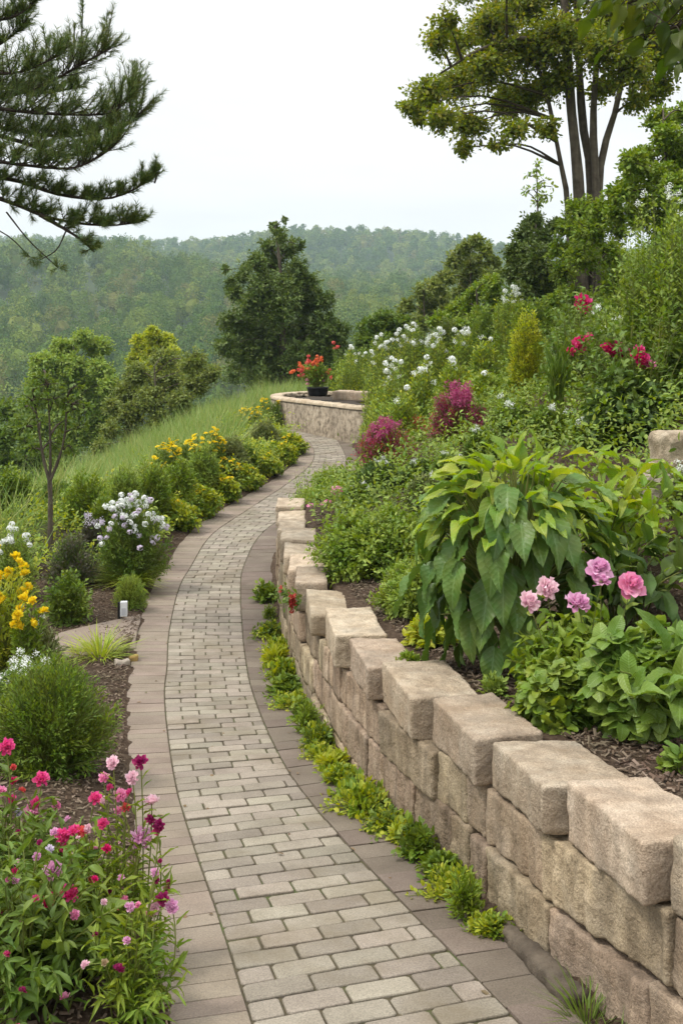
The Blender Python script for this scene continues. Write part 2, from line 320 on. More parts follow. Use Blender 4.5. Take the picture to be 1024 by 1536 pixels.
def rough_mat(name, cols, scale=6.0, rough=.85, bump=.3, bscale=40.0, speck=0.0, island=0.0, streak=0.0, detail=6.0, moss=None, stain=None):
    """mineral and bark surfaces: clouded colour, speckle, bump, optional tint per piece, vertical streaks, moss"""
    m, t, N, I, Lk = nodes(name)
    tc_ = N('ShaderNodeTexCoord'); co = tc_.outputs['Object']
    n1 = N('ShaderNodeTexNoise'); I(n1, 'Scale', scale); I(n1, 'Detail', detail); I(n1, 'Roughness', .6); Lk(co, n1.inputs['Vector'])
    k = len(cols); r = ramp_of(N, [(.28+.44*i/max(k-1, 1), c) for i, c in enumerate(cols)]); Lk(n1.outputs['Fac'], r.inputs[0]); c = r.outputs[0]
    def mul(c, fac_out, lo, hi, a=.3, b=.7):
        q = N('ShaderNodeMapRange'); I(q, 'From Min', a); I(q, 'From Max', b); I(q, 'To Min', lo); I(q, 'To Max', hi); Lk(fac_out, q.inputs['Value'])
        v = N('ShaderNodeVectorMath', operation='SCALE'); Lk(c, v.inputs[0]); Lk(q.outputs[0], v.inputs['Scale']); return v.outputs[0]
    if speck:
        n2 = N('ShaderNodeTexNoise'); I(n2, 'Scale', 160.0); I(n2, 'Detail', 3.0); Lk(co, n2.inputs['Vector']); c = mul(c, n2.outputs['Fac'], 1-speck, 1+speck)
    if streak:
        mpp = N('ShaderNodeMapping'); I(mpp, 'Scale', (14, 14, 1.3)); Lk(co, mpp.inputs[0])
        n3 = N('ShaderNodeTexNoise'); I(n3, 'Scale', 1.0); I(n3, 'Detail', 4.0); Lk(mpp.outputs[0], n3.inputs['Vector']); c = mul(c, n3.outputs['Fac'], 1-streak, 1+streak*.6)
    if island:
        g = N('ShaderNodeNewGeometry'); c = mul(c, g.outputs['Random Per Island'], 1-island, 1+island, 0, 1)
        hs = N('ShaderNodeHueSaturation'); q = N('ShaderNodeMapRange'); I(q, 'To Min', .486); I(q, 'To Max', .514)
        mth = N('ShaderNodeMath', operation='FRACT'); m2 = N('ShaderNodeMath', operation='MULTIPLY'); I(m2, 1, 7.31); Lk(g.outputs['Random Per Island'], m2.inputs[0]); Lk(m2.outputs[0], mth.inputs[0])
        Lk(mth.outputs[0], q.inputs['Value']); Lk(q.outputs[0], hs.inputs['Hue']); Lk(c, hs.inputs['Color']); c = hs.outputs[0]
    for ex, sc_, a, b in ((moss, 3.0, .52, .68), (stain, 1.7, .50, .72)):
        if ex:
            n4 = N('ShaderNodeTexNoise'); I(n4, 'Scale', sc_); I(n4, 'Detail', 7.0); I(n4, 'Roughness', .68); Lk(co, n4.inputs['Vector'])
            q = N('ShaderNodeMapRange'); I(q, 'From Min', a); I(q, 'From Max', b); I(q, 'To Max', ex[1]); Lk(n4.outputs['Fac'], q.inputs['Value'])
            mxx = N('ShaderNodeMix', data_type='RGBA'); Lk(q.outputs[0], mxx.inputs['Factor']); Lk(c, mxx.inputs['A']); mxx.inputs['B'].default_value = (*ex[0], 1); c = mxx.outputs['Result']
    p = N('ShaderNodeBsdfPrincipled'); I(p, 'Roughness', rough); I(p, 'Specular IOR Level', .25); Lk(c, p.inputs['Base Color'])
    n5 = N('ShaderNodeTexNoise'); I(n5, 'Scale', bscale); I(n5, 'Detail', 6.0); I(n5, 'Roughness', .65); Lk(co, n5.inputs['Vector'])
    bp = N('ShaderNodeBump'); I(bp, 'Strength', bump); I(bp, 'Distance', .02); Lk(n5.outputs['Fac'], bp.inputs['Height']); Lk(bp.outputs[0], p.inputs['Normal'])
    o = N('ShaderNodeOutputMaterial'); Lk(p.outputs[0], o.inputs['Surface']); MAT[name] = m; return m
def plain_mat(name, col, rough=.5, spec=.4, metal=0.0):
    return rough_mat(name, [tuple(x*.9 for x in col), col], scale=9, rough=rough, bump=.05)
# greens (albedo of real leaves)
leaf_mat('fresh', [(.055,.115,.018),(.085,.155,.025),(.12,.19,.035),(.07,.13,.02)])
leaf_mat('lime', [(.12,.19,.025),(.18,.25,.035),(.15,.22,.03),(.24,.29,.05)], trans=.35)
leaf_mat('gold', [(.20,.25,.03),(.27,.31,.04),(.16,.23,.03),(.33,.33,.055)], trans=.38)
leaf_mat('mid', [(.04,.085,.018),(.06,.115,.025),(.08,.14,.035),(.05,.10,.02)])
leaf_mat('deep', [(.022,.055,.014),(.035,.075,.02),(.05,.095,.026),(.03,.06,.02)])
leaf_mat('grey', [(.075,.11,.055),(.10,.14,.07),(.06,.095,.045),(.13,.16,.085)], trans=.2)
leaf_mat('olive', [(.066,.108,.032),(.09,.138,.044),(.112,.158,.056),(.076,.118,.038)])
leaf_mat('dusty', [(.09,.085,.055),(.12,.11,.07),(.08,.09,.05),(.14,.11,.08)], trans=.2)
leaf_mat('conifer', [(.040,.080,.022),(.056,.102,.030),(.075,.122,.038),(.046,.086,.025)], trans=.18)
leaf_mat('pine', [(.024,.058,.025),(.04,.085,.030),(.058,.105,.035),(.10,.135,.04),(.034,.07,.025)], trans=.15, rough=.45)
leaf_mat('sage', [(.09,.16,.045),(.12,.20,.055),(.15,.235,.07),(.075,.14,.035)], trans=.3)
leaf_mat('canopy', [(.062,.108,.015),(.093,.145,.021),(.126,.172,.026),(.05,.094,.014),(.168,.18,.034)], trans=.4)
leaf_mat('hang', [(.022,.05,.010),(.036,.07,.014),(.058,.09,.018),(.028,.056,.011)], trans=.38)
leaf_mat('big_green', [(.036,.085,.024),(.048,.105,.03),(.062,.125,.036),(.044,.095,.024)], rough=.42, trans=.22, big=14.0, veins=True)
leaf_mat('big_gold', [(.10,.19,.028),(.14,.235,.036),(.075,.155,.028),(.18,.25,.045)], rough=.42, trans=.4, big=14.0, veins=True)
leaf_mat('broad', [(.055,.12,.028),(.08,.15,.034),(.10,.175,.045),(.065,.13,.03)], rough=.4, trans=.3, veins=True)
leaf_mat('blade', [(.10,.17,.03),(.15,.23,.04),(.20,.27,.06),(.12,.18,.035)], trans=.35)
leaf_mat('meadow', [(.065,.13,.04),(.09,.17,.055),(.12,.20,.08),(.16,.20,.10),(.075,.15,.045)], trans=.3)
leaf_mat('purple', [(.22,.03,.06),(.32,.04,.11),(.40,.06,.16),(.15,.035,.04),(.42,.09,.20)], trans=.3)
for nm, cs in {'white_petal': [(.74,.76,.74),(.85,.86,.84),(.66,.70,.64)], 'blush': [(.78,.52,.58),(.85,.66,.70),(.72,.42,.52)],
   'pink': [(.74,.26,.44),(.84,.44,.58),(.70,.18,.36)], 'orchid': [(.68,.34,.53),(.78,.52,.66),(.62,.26,.46)], 'hot': [(.68,.08,.24),(.76,.14,.32),(.62,.05,.18)],
   'crimson': [(.62,.025,.14),(.72,.05,.20),(.54,.02,.10)], 'magenta': [(.32,.02,.11),(.42,.05,.18),(.22,.015,.07)], 'coral': [(.68,.10,.10),(.74,.20,.14),(.60,.06,.08)],
   'orange': [(.75,.22,.08),(.78,.30,.12),(.70,.14,.07)], 'yellow': [(.78,.63,.03),(.84,.72,.05),(.76,.54,.02)], 'lilac': [(.66,.58,.70),(.76,.70,.78),(.56,.48,.62)], 'tan': [(.45,.33,.20),(.5,.4,.26)], 'rust': [(.38,.05,.04),(.45,.09,.05),(.30,.04,.035)]}.items():
    leaf_mat(nm, cs, trans=.3, rough=.6, spec=.2)
leaf_mat('wine', [(.36,.06,.15),(.45,.10,.21),(.28,.045,.10)], trans=.3)
leaf_mat('stem', [(.06,.09,.03),(.08,.11,.035)], trans=0.0)
rough_mat('bark', [(.06,.046,.034),(.115,.092,.068),(.165,.135,.10)], scale=5, bump=.9, bscale=26, streak=.3)
rough_mat('twig', [(.05,.038,.026),(.085,.065,.045)], scale=9, bump=.3)
rough_mat('pine_bark', [(.03,.022,.017),(.06,.045,.033)], scale=9, bump=.6)
rough_mat('paver', [(.205,.176,.138),(.258,.225,.178),(.30,.264,.212)], scale=4.0, bump=.35, bscale=220, speck=.26, island=.19, stain=((.17,.135,.085), .75))
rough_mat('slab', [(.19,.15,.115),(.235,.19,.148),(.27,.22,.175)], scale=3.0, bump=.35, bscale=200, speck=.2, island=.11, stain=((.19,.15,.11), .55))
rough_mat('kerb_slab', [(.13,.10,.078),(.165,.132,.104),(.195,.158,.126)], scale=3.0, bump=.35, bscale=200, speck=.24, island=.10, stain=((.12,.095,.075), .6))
rough_mat('sand_bed', [(.05,.04,.026),(.085,.07,.04),(.10,.085,.05)], scale=9, bump=.6, moss=((.065,.095,.02), .85))
rough_mat('wall_stone', [(.22,.16,.10),(.35,.27,.18),(.46,.37,.265)], scale=5.5, bump=1.0, bscale=48, speck=.3, streak=.38, island=.32, stain=((.17,.14,.11), .5))
rough_mat('cap_rock', [(.32,.245,.165),(.46,.37,.265),(.56,.475,.36)], scale=5.0, bump=1.0, bscale=45, speck=.28, streak=.22, island=.18, stain=((.30,.19,.10), .35), moss=((.20,.175,.14), .45))
rough_mat('planter_stone', [(.07,.052,.036),(.32,.26,.19),(.46,.39,.30)], scale=9, bump=1.0, bscale=30, speck=.3, streak=.15, stain=((.15,.12,.09), .5))
rough_mat('rock_grey', [(.25,.21,.17),(.36,.31,.25),(.44,.38,.31)], scale=7, bump=.7, bscale=50, speck=.2, moss=((.12,.12,.07), .4))
rough_mat('dark_rock', [(.11,.09,.07),(.19,.16,.13),(.27,.23,.19)], scale=12, bump=.8, bscale=60)
rough_mat('mulch', [(.035,.023,.016),(.075,.05,.034),(.11,.08,.055)], scale=28, bump=1.0, bscale=90, speck=.35)
leaf_mat('chip', [(.06,.04,.027),(.11,.075,.05),(.16,.12,.085),(.22,.17,.125),(.045,.03,.02)], trans=0.0, rough=.85, spec=.15)
plain_mat('black_plastic', (.012,.012,.013), .45); plain_mat('white_plastic', (.72,.74,.76), .4); plain_mat('lamp_glass', (.5,.52,.56), .2); plain_mat('rusty_steel', (.34,.24,.16), .6)
rough_mat('soil', [(.03,.022,.016),(.06,.045,.032)], scale=14, bump=.8)
# ---------------------------------------------------------------- ground, hills, path
def axis(parts): return np.unique(np.concatenate([np.arange(a, b, s) for a, b, s in parts]))
def sheet(name, xs, ys, zf, mat, cut=None):
    X, Y = np.meshgrid(xs, ys, indexing='xy'); Zz = zf(X, Y); nx, ny = len(xs), len(ys)
    i, j = np.meshgrid(np.arange(ny-1), np.arange(nx-1), indexing='ij')
    if cut is not None:
        xm, ym = (xs[:-1]+xs[1:])/2, (ys[:-1]+ys[1:])/2
        keep = ~cut(xm[None, :], ym[:, None]); i, j = i[keep], j[keep]
    i, j = i.ravel(), j.ravel()
    q = np.stack([i*nx+j, i*nx+j+1, (i+1)*nx+j+1, (i+1)*nx+j], -1)
    g = Geo(); g.add(np.stack([X, Y, Zz], -1).reshape(-1, 3), q)
    return g.build(name, mat, smooth=True)
def ground_mat():
    m, t, N, I, Lk = nodes('garden_soil')
    at_ = N('ShaderNodeAttribute'); at_.attribute_name = 'turf'; co = N('ShaderNodeTexCoord').outputs['Object']
    n1 = N('ShaderNodeTexNoise'); I(n1, 'Scale', 30.0); I(n1, 'Detail', 8.0); I(n1, 'Roughness', .7); Lk(co, n1.inputs['Vector'])
    r1 = ramp_of(N, [(.3, (.03,.021,.015)), (.5, (.075,.05,.034)), (.62, (.12,.088,.06)), (.75, (.17,.13,.095))]); Lk(n1.outputs['Fac'], r1.inputs[0])
    n2 = N('ShaderNodeTexNoise'); I(n2, 'Scale', 3.0); I(n2, 'Detail', 8.0); Lk(co, n2.inputs['Vector'])
    r2 = ramp_of(N, [(.3, (.055,.085,.022)), (.5, (.085,.125,.032)), (.7, (.12,.155,.05))]); Lk(n2.outputs['Fac'], r2.inputs[0])
    mxx = N('ShaderNodeMix', data_type='RGBA'); Lk(at_.outputs['Fac'], mxx.inputs['Factor']); Lk(r1.outputs[0], mxx.inputs['A']); Lk(r2.outputs[0], mxx.inputs['B'])
    p = N('ShaderNodeBsdfPrincipled'); I(p, 'Roughness', .95); I(p, 'Specular IOR Level', .1); Lk(mxx.outputs['Result'], p.inputs['Base Color'])
    bp = N('ShaderNodeBump'); I(bp, 'Strength', .9); I(bp, 'Distance', .03); Lk(n1.outputs['Fac'], bp.inputs['Height']); Lk(bp.outputs[0], p.inputs['Normal'])
    o = N('ShaderNodeOutputMaterial'); Lk(p.outputs[0], o.inputs['Surface']); return m
NX0, NX1, NY0, NY1 = -14.0, 22.0, -8.0, 66.0
gx = axis([(-14, -6, .5), (-6, -3, .2), (-3, 4, .08), (4, 8, .2), (8, 22.01, .5)])
gy = axis([(-8, 1, .4), (1, 16, .1), (16, 32, .2), (32, 66.01, .5)])
ground = tag(sheet('ground', gx, gy, gz, ground_mat()), kind='structure')
_X, _Y = np.meshgrid(gx, gy, indexing='xy')
_turf = np.clip(smooth(XL(_Y)-_X, .9, 2.2)*smooth(_Y, 11, 15)+smooth(XL(_Y)-_X, 2.6, 3.6)+smooth(_Y, 24, 29)+smooth(_X-x_ref(_Y), 4, 7), 0, 1)
ca = ground.data.color_attributes.new('turf', 'FLOAT_COLOR', 'POINT')
ca.data.foreach_set('color', np.repeat(_turf.ravel()[:, None], 4, 1).astype(np.float32).ravel())
rough_mat('hillside', [(.04,.06,.02),(.06,.085,.03)], scale=.05, bump=.2)
hx = axis([(-900, -120, 30), (-120, -14, 6), (-14, 22, 4), (22, 120, 7), (120, 701, 30)])
hx = np.unique(np.concatenate([hx, [NX0, NX1]])); hy = np.unique(np.concatenate([axis([(-200, -8, 24), (-8, 66, 5), (66, 200, 8), (200, 1500.1, 16)]), [NY0, NY1]]))
hills = tag(sheet('hills', hx, hy, lambda X, Y: gz(np.clip(X, -60, 60), Y)*(Y < 200)+valley(X, Y)*(Y >= 200), MAT['hillside'],
                  cut=lambda x, y: (x > NX0) & (x < NX1) & (y > NY0) & (y < NY1)), kind='structure')
def on_path(s, k, f):                                    # point at arc length s, fraction f between edge curves k and k+1
    P = [np.stack([np.interp(s, PS, PATH[:, e, c]) for c in (0, 1)], -1) for e in (k, k+1)]
    p = P[0]+(P[1]-P[0])*np.asarray(f)[..., None]
    return np.concatenate([p, path_z(p[..., 1])[..., None]], -1)
def pavers(cells, rng, chamf, bevel, jit, low=.05):
    """cells: rows (edge k, s0, s1, f0, f1, width in metres); worn, chamfered paving units following the curve"""
    g = Geo(); out = []
    c = np.asarray(cells, float); n = len(c)
    k = c[:, 0].astype(int); L = c[:, 2]-c[:, 1]; W = c[:, 5]
    cf = chamf*(.5+rng.random((n, 4)))
    corners = [(0, 0, 1, 1), (1, 0, -1, 1), (1, 1, -1, -1), (0, 1, 1, -1)]   # (s side, f side, inward)
    ring = []
    for ci, (a, b, sa, sb) in enumerate(corners):
        x1 = (a*L+sa*cf[:, ci], b*W+0*L); x2 = (a*L+0*L, b*W+sb*cf[:, ci])
        ring += [x2, x1] if ci in (0, 2) else [x1, x2]
    rs = np.stack([p[0] for p in ring], 1); rf = np.stack([p[1] for p in ring], 1)   # (n,8)
    dz = rng.normal(size=(n, 1))*jit; tilt = rng.normal(size=(n, 2))*jit*4
    def lev(inset, z):
        cs, cw = L[:, None]/2, W[:, None]/2
        s_ = cs+(rs-cs)*(1-2*inset/L[:, None]); w_ = cw+(rf-cw)*(1-2*inset/W[:, None])
        f = c[:, 3:4]+(c[:, 4:5]-c[:, 3:4])*w_/W[:, None]
        P = np.empty((n, 8, 3))
        for kk in (0, 1, 2):
            mk = k == kk
            if mk.any(): P[mk] = on_path(c[mk, 1:2]+s_[mk], kk, f[mk])
        P[..., 2] += z+dz+tilt[:, :1]*(s_-cs)+tilt[:, 1:]*(w_-cw)
        return P
    V = np.concatenate([lev(0, -low), lev(0, -bevel*.9), lev(bevel*.35, -bevel*.25), lev(bevel, 0)], 1)  # (n,32,3)
    q = []
    for l in range(3):
        for i in range(8): q.append((l*8+i, l*8+(i+1) % 8, (l+1)*8+(i+1) % 8, (l+1)*8+i))
    q += [(24, 25, 30, 31), (25, 26, 29, 30), (26, 27, 28, 29)]
    q = A(q)[None]+(np.arange(n)*32)[:, None, None]
    return g.add(V, q)
rng = np.random.default_rng(3)
path = tag(empty('path', (0, 0, 0)), kind='structure')
rows = np.arange(0.02, PS[-1]-.15, .123); cells = []
for i, s0 in enumerate(rows):
    wi = float(np.linalg.norm(on_path(A([s0+.05]), 1, A([0.0]))-on_path(A([s0+.05]), 1, A([1.0]))))
    u = [0.0]; x = .118 if i % 2 else .236
    x += rng.normal()*.006
    while x < wi-.06: u.append(x); x += .236+rng.normal()*.007
    u.append(wi)
    gp = .0040+.0014*rng.random()
    for a, b in zip(u[:-1], u[1:]):
        cells.append((1, s0+gp, s0+.123-gp, (a+gp)/wi, (b-gp)/wi, b-a-2*gp))
bk = pavers(cells, rng, .009, .0055, .0022); bk.build('brick_paving', MAT['paver'], path, smooth=False)
cells = []
s = .03
while s < PS[-1]-.3:
    l = .119+rng.normal()*.004; cells.append((0, s+.0022, s+l-.0022, .005, .985, .27)); s += l
pavers(cells, rng, .003, .003, .0012).build('edge_slabs', MAT['slab'], path)
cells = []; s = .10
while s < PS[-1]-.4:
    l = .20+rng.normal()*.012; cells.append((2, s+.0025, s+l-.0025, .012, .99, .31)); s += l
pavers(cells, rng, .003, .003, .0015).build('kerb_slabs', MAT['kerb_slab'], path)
g = Geo(); sv = np.linspace(0, PS[-1], 400); rowsP = [on_path(sv, 0, A(0.0)+0*sv)]+[on_path(sv, 1, A(0.0)+0*sv), on_path(sv, 1, A(1.0)+0*sv), on_path(sv, 2, A(1.0)+0*sv)]
V = np.stack(rowsP, 1); V[..., 2] -= .0085; i, j = np.meshgrid(np.arange(399), np.arange(3), indexing='ij'); i, j = i.ravel(), j.ravel()
g.add(V, np.stack([i*4+j, i*4+j+1, (i+1)*4+j+1, (i+1)*4+j], -1)); g.build('jointing_sand', MAT['sand_bed'], path)
# moss and tiny weeds in the joints
# ---------------------------------------------------------------- stone walls
_lat = {}
def lattice(nx, ny, nz):
    key = (nx, ny, nz)
    if key in _lat: return _lat[key]
    idx = {}; pts = []; qs = []
    def vid(i, j, k):
        if (i, j, k) not in idx: idx[(i, j, k)] = len(pts); pts.append((i/nx, j/ny, k/nz))
        return idx[(i, j, k)]
    for a, b, fx, nn in ((nx, ny, 2, nz), (nx, nz, 1, ny), (ny, nz, 0, nx)):
        for side in (0, nn):
            for u in range(a):
                for v in range(b):
                    c4 = []
                    for du, dv in ((0, 0), (1, 0), (1, 1), (0, 1)):
                        if fx == 2: c4.append(vid(u+du, v+dv, side))
                        elif fx == 1: c4.append(vid(u+du, side, v+dv))
                        else: c4.append(vid(side, u+du, v+dv))
                    if (side == 0) != (fx == 1): c4 = c4[::-1]
                    qs.append(c4)
    _lat[key] = (A(pts)*2-1, A(qs)); return _lat[key]
def rough_block(l, d, h, seed, res=.035, rad=.03, amp=.012, chisel=.006, skew=0.0):
    """hewn stone: rounded box, x along the wall, -y is the exposed face"""
    nx, ny, nz = max(4, int(l/res)), max(4, int(d/res)), max(4, int(h/res))
    p, q = lattice(nx, ny, nz); rg = np.random.default_rng(seed)
    p = np.sign(p)*np.abs(p)**.8*1.0
    hd = A([l, d, h])/2; P = p*hd
    r = min(rad*(.7+.6*rg.random()), h*.3); inn = hd-r; c = np.clip(P, -inn, inn); dl = P-c; ln = np.linalg.norm(dl, axis=1, keepdims=True)
    nrm = np.where(ln > 1e-9, dl/np.maximum(ln, 1e-9), 0); P = np.where(ln > 1e-9, c+nrm*np.minimum(ln, r), P)
    o = rg.random(3)*50
    n0 = P/np.maximum(np.abs(P/hd).max(1, keepdims=True), 1e-6); nn = norm(P/hd)
    P = P+nn*(amp*1.5*fbm(P*5+o, seed, 2)[:, None]+amp*1.2*fbm(P*26+o, seed+9, 3)[:, None])
    f = smooth(-P[:, 1], .25*d, .48*d)
    P[:, 1] += f*chisel*(vnoise(np.stack([P[:, 0]*26, P[:, 0]*0, P[:, 2]*5], -1)+o, seed+3))
    P[:, 0] += skew*P[:, 2]+.06*rg.normal()*P[:, 1]; P[:, 2] += .012*rg.normal()*P[:, 0]+.04*rg.normal()*P[:, 1]
    return P, q
# line of the wall's face in plan, from beyond the near edge of the picture to its far end
_wy = np.arange(0.9, 12.62, .05)
_wx = XR(_wy)+.035
_wx = np.where(_wy < 3.6, np.interp(_wy, [0.9, 3.6], [float(XR(3.6))+.035+.95, float(XR(3.6))+.035]), _wx)
_kk = np.exp(-0.5*(np.arange(-14, 15)/7.0)**2); _kk /= _kk.sum(); _wx = np.convolve(np.pad(_wx, 14, mode='reflect', reflect_type='odd'), _kk, mode='valid')
WLINE = np.stack([_wx, _wy], -1)
WS = np.concatenate([[0], np.cumsum(np.linalg.norm(np.diff(WLINE, axis=0), axis=1))])
def wall_at(s):
    p = A([np.interp(s, WS, WLINE[:, 0]), np.interp(s, WS, WLINE[:, 1])])
    q_ = A([np.interp(s+.05, WS, WLINE[:, 0]), np.interp(s+.05, WS, WLINE[:, 1])])-A([np.interp(s-.05, WS, WLINE[:, 0]), np.interp(s-.05, WS, WLINE[:, 1])])
    return p, q_/np.linalg.norm(q_)
wall = empty('retaining_wall', (WLINE[60][0], WLINE[60][1], float(path_z(WLINE[60][1]))), label='curving retaining wall of hewn tan sandstone blocks along the brick path', cat='wall')
wo = A(wall.location)
def put_block(g, s0, s1, zb, zt, depth, seed, turn=0.0, out_=0.0, **kw):
    sm = (s0+s1)/2; p, t = wall_at(sm); L = s1-s0
    t = A([t[0]*math.cos(turn)-t[1]*math.sin(turn), t[0]*math.sin(turn)+t[1]*math.cos(turn)])
    nrm = A([t[1], -t[0]])                                # into the bank (to the right of the direction away from the camera)
    z0, z1 = zb[0], zb[1]; h = ((zt[0]-zb[0])+(zt[1]-zb[1]))/2
    P, q = rough_block(L, depth, h, seed, **kw)
    a = P[:, 0]/L+.5                                       # follow the slope of the course
    zz = (z0+(z1-z0)*a)+(P[:, 2]/h+.5)*((zt[0]-z0)+((zt[1]-zt[0])-(z1-z0))*a)
    xy = p[None]+t[None]*P[:, :1]+nrm[None]*(P[:, 1:2]+depth/2-out_)
    g.add(np.concatenate([xy, zz[:, None]], 1)-wo, q); return g
rng = np.random.default_rng(12)
CAPH = .222
def wz(s):
    y = float(np.interp(s, WS, WLINE[:, 1])); return float(path_z(y))-.05, float(wall_top(y))
gw = Geo(); NR = 3; ROWH = .228
for r_ in range(NR):
    s = -.02+.2*r_; k = 0
    while s < WS[-1]-.05:
        y = float(np.interp(s, WS, WLINE[:, 1]))
        L = rng.choice([.2, .34, .48, .62, .76], p=[.18, .2, .25, .22, .15])*(1.0+.03*max(0, y-5)); e = min(s+L, WS[-1])
        if WS[-1]-e < .15: e = WS[-1]
        g0, g1 = [], []
        for ss in (s, e):
            b, tp = wz(ss); tp -= CAPH+ROWH*(NR-1-r_)
            g0.append(tp-ROWH+.003); g1.append(tp-.003)
        put_block(gw, s+.003, e-.003, g0, g1, .30, 100*r_+k, out_=-.005*r_+.010*rng.normal(), turn=.012*rng.normal(), rad=.010, amp=.005, chisel=.009, skew=.06*rng.normal(), res=.013 if y < 6 else .035)
        s = e; k += 1
gw.build('lower_courses', MAT['wall_stone'], wall, smooth=True)
cap_y = [12.55, 11.95, 11.35, 10.75, 10.15, 9.55, 8.9, 8.2, 7.35, 6.45, 5.75, 5.05, 4.35, 3.68, 3.08, 2.5, 1.9, 1.3]   # far end of every capping stone
for k, (y1, y0) in enumerate(zip(cap_y[:-1], cap_y[1:])):
    s0 = float(np.interp(y0, WLINE[:, 1], WS)); s1 = float(np.interp(y1, WLINE[:, 1], WS))
    g = Geo(); dz = rng.normal()*.012; hgt = CAPH*(1+.06*rng.normal())
    near = y1 < 9.6
    tt = -.115 if near else -.08
    put_block(g, s0+.03+.025*rng.random(), s1-.004, [wz(s0)[1]-CAPH+.004-.0*dz, wz(s1)[1]-CAPH+.004], [wz(s0)[1]-CAPH+hgt+dz-.018, wz(s1)[1]-CAPH+hgt+dz], .31+.03*rng.normal(), 900+k,
              turn=tt+.02*rng.normal(), out_=.0, rad=.012, amp=.0045, chisel=.006, res=.0125 if y1 < 7.5 else .03)
    g.build('capping_stone', MAT['cap_rock'], wall, smooth=True)
# far planter: round-ended stone trough at the bend of the path
pf = A([(1.75, 22.6), (1.1, 22.9), (.5, 23.45), (.0, 24.25), (-.6, 25.15), (-1.12, 25.95), (-1.42, 26.6), (-1.50, 27.2), (-1.36, 27.8), (-1.0, 28.25), (-.5, 28.4), (.3, 28.1), (1.0, 27.6), (1.8, 27.1)])
pc = catmull(pf, 12); pz0 = float(path_z(26.0))-.3; ptop = .43
planter = empty('stone_planter', (-.2, 26, float(path_z(26.0))), label='round-ended planter of pitted tan stone at the far bend of the path', cat='planter')
po = A(planter.location)
def ring_wall(line, width, z0, z1, res_h, seed, amp):
    n = len(line); t = norm(np.gradient(line, axis=0)); nr = np.stack([t[:, 1], -t[:, 0]], -1)    # inward
    prof_ = [(0, z0), ]+[(0, z0+(z1-z0)*k/res_h) for k in range(1, res_h)]+[(.012, z1-.01), (.04, z1), (width*.5, z1+.004), (width-.03, z1), (width, z1-.03), (width, z0)]
    V = []
    for o_, z_ in prof_: V.append(np.concatenate([line+nr*o_, np.full((n, 1), z_)], 1))
    V = np.stack(V, 1); m = V.shape[1]
    dsp = fbm(V*5.0, seed, 3)*amp*.7+fbm(V*16, seed+5, 3)*amp*.8
    V[..., :2] -= nr[:, None]*(dsp*(A([o_ < .03 for o_, _ in prof_])[None]))[..., None]
    V[..., 2] += dsp*.25*A([z_ > z1-.05 for _, z_ in prof_])[None]
    i, j = np.meshgrid(np.arange(n-1), np.arange(m-1), indexing='ij'); i, j = i.ravel(), j.ravel()
    g = Geo(); g.add(V.reshape(-1, 3)-po, np.stack([i*m+j, (i+1)*m+j, (i+1)*m+j+1, i*m+j+1], -1)); return g
pd = np.concatenate([[0], np.cumsum(np.linalg.norm(np.diff(pc, axis=0), axis=1))]); pl = np.stack([np.interp(np.linspace(0, pd[-1], 420), pd, pc[:, c]) for c in (0, 1)], -1)
ring_wall(pl[::-1], .28, pz0, ptop-.075, 26, 40, .11).build('planter_wall', MAT['planter_stone'], planter, smooth=True)
_plc = pl+np.stack([norm(np.gradient(pl, axis=0))[:, 1], -norm(np.gradient(pl, axis=0))[:, 0]], -1)*-.004
ring_wall(_plc[::-1], .30, ptop-.075, ptop, 3, 41, .05).build('coping', MAT['cap_rock'], planter, smooth=True)
g = Geo(); cen = A([(0.3, 26.0)]); inner = pl[::5]; m = len(inner)
V = np.concatenate([np.concatenate([inner*.96+cen*.04, np.full((m, 1), .30)], 1), [[.3, 26, .33]]])-po
g.add(V, t=[(i, i+1, m) for i in range(m-1)]); g.build('planting_soil', MAT['soil'], planter)
P_, q_ = rough_block(1.2, .5, .28, 77, res=.05, rad=.03, amp=.01)
g = Geo(); g.add(P_, q_); lb = g.build('stone_slab', MAT['cap_rock'], None, smooth=True, loc=(.42, 26.9, .40)); lb.rotation_euler = (0, 0, -.35)
tag(lb, 'long pale stone slab lying inside the round-ended far planter', 'stone slab')
# small things on the ground by the left edge of the path
def strip_pts(k, s0, s1, n, out_): 
    sv_ = np.linspace(s0, s1, n); a = on_path(sv_, 0, 0*sv_); b = on_path(sv_, 0, 0*sv_+1); d = norm(a-b); return a+d*out_
sA = float(np.interp(2.9, PATH[:, 0, 1], PS)); sB = float(np.interp(4.12, PATH[:, 0, 1], PS))
p = strip_pts(0, sA, sB, 16, .008); g = Geo(); m = len(p); up = A([0, 0, 1.0])
V = np.stack([p+up*-.06, p+up*.012, p+up*.012+A([-.006, 0, 0]), p+up*-.06+A([-.006, 0, 0])], 1)
i, j = np.meshgrid(np.arange(m-1), np.arange(4), indexing='ij'); i, j = i.ravel(), j.ravel()
g.add(V.reshape(-1, 3), np.stack([i*4+j, i*4+(j+1) % 4, (i+1)*4+(j+1) % 4, (i+1)*4+j], -1))
tag(g.build('edging_strip', MAT['rusty_steel']), 'thin rusty edging strip between the mulch and the nearest edge slabs', 'edging')
def hit(px, py):                                         # where the ground lies behind a photo pixel
    Zs = np.arange(2.5, 60, .02); X = (px-512)/F*Zs; d = CZ-(py-HY)/F*Zs-gz(X, Zs)
    k = int(np.argmax(d < 0)); return A([X[k], Zs[k], float(gz(X[k], Zs[k]))])
fl = [hit(*p) for p in ((73, 968), (86, 953), (140, 940), (212, 924), (204, 975), (150, 983), (100, 990))]
fl = A(fl); fc = fl.mean(0); g = Geo(); n = len(fl)
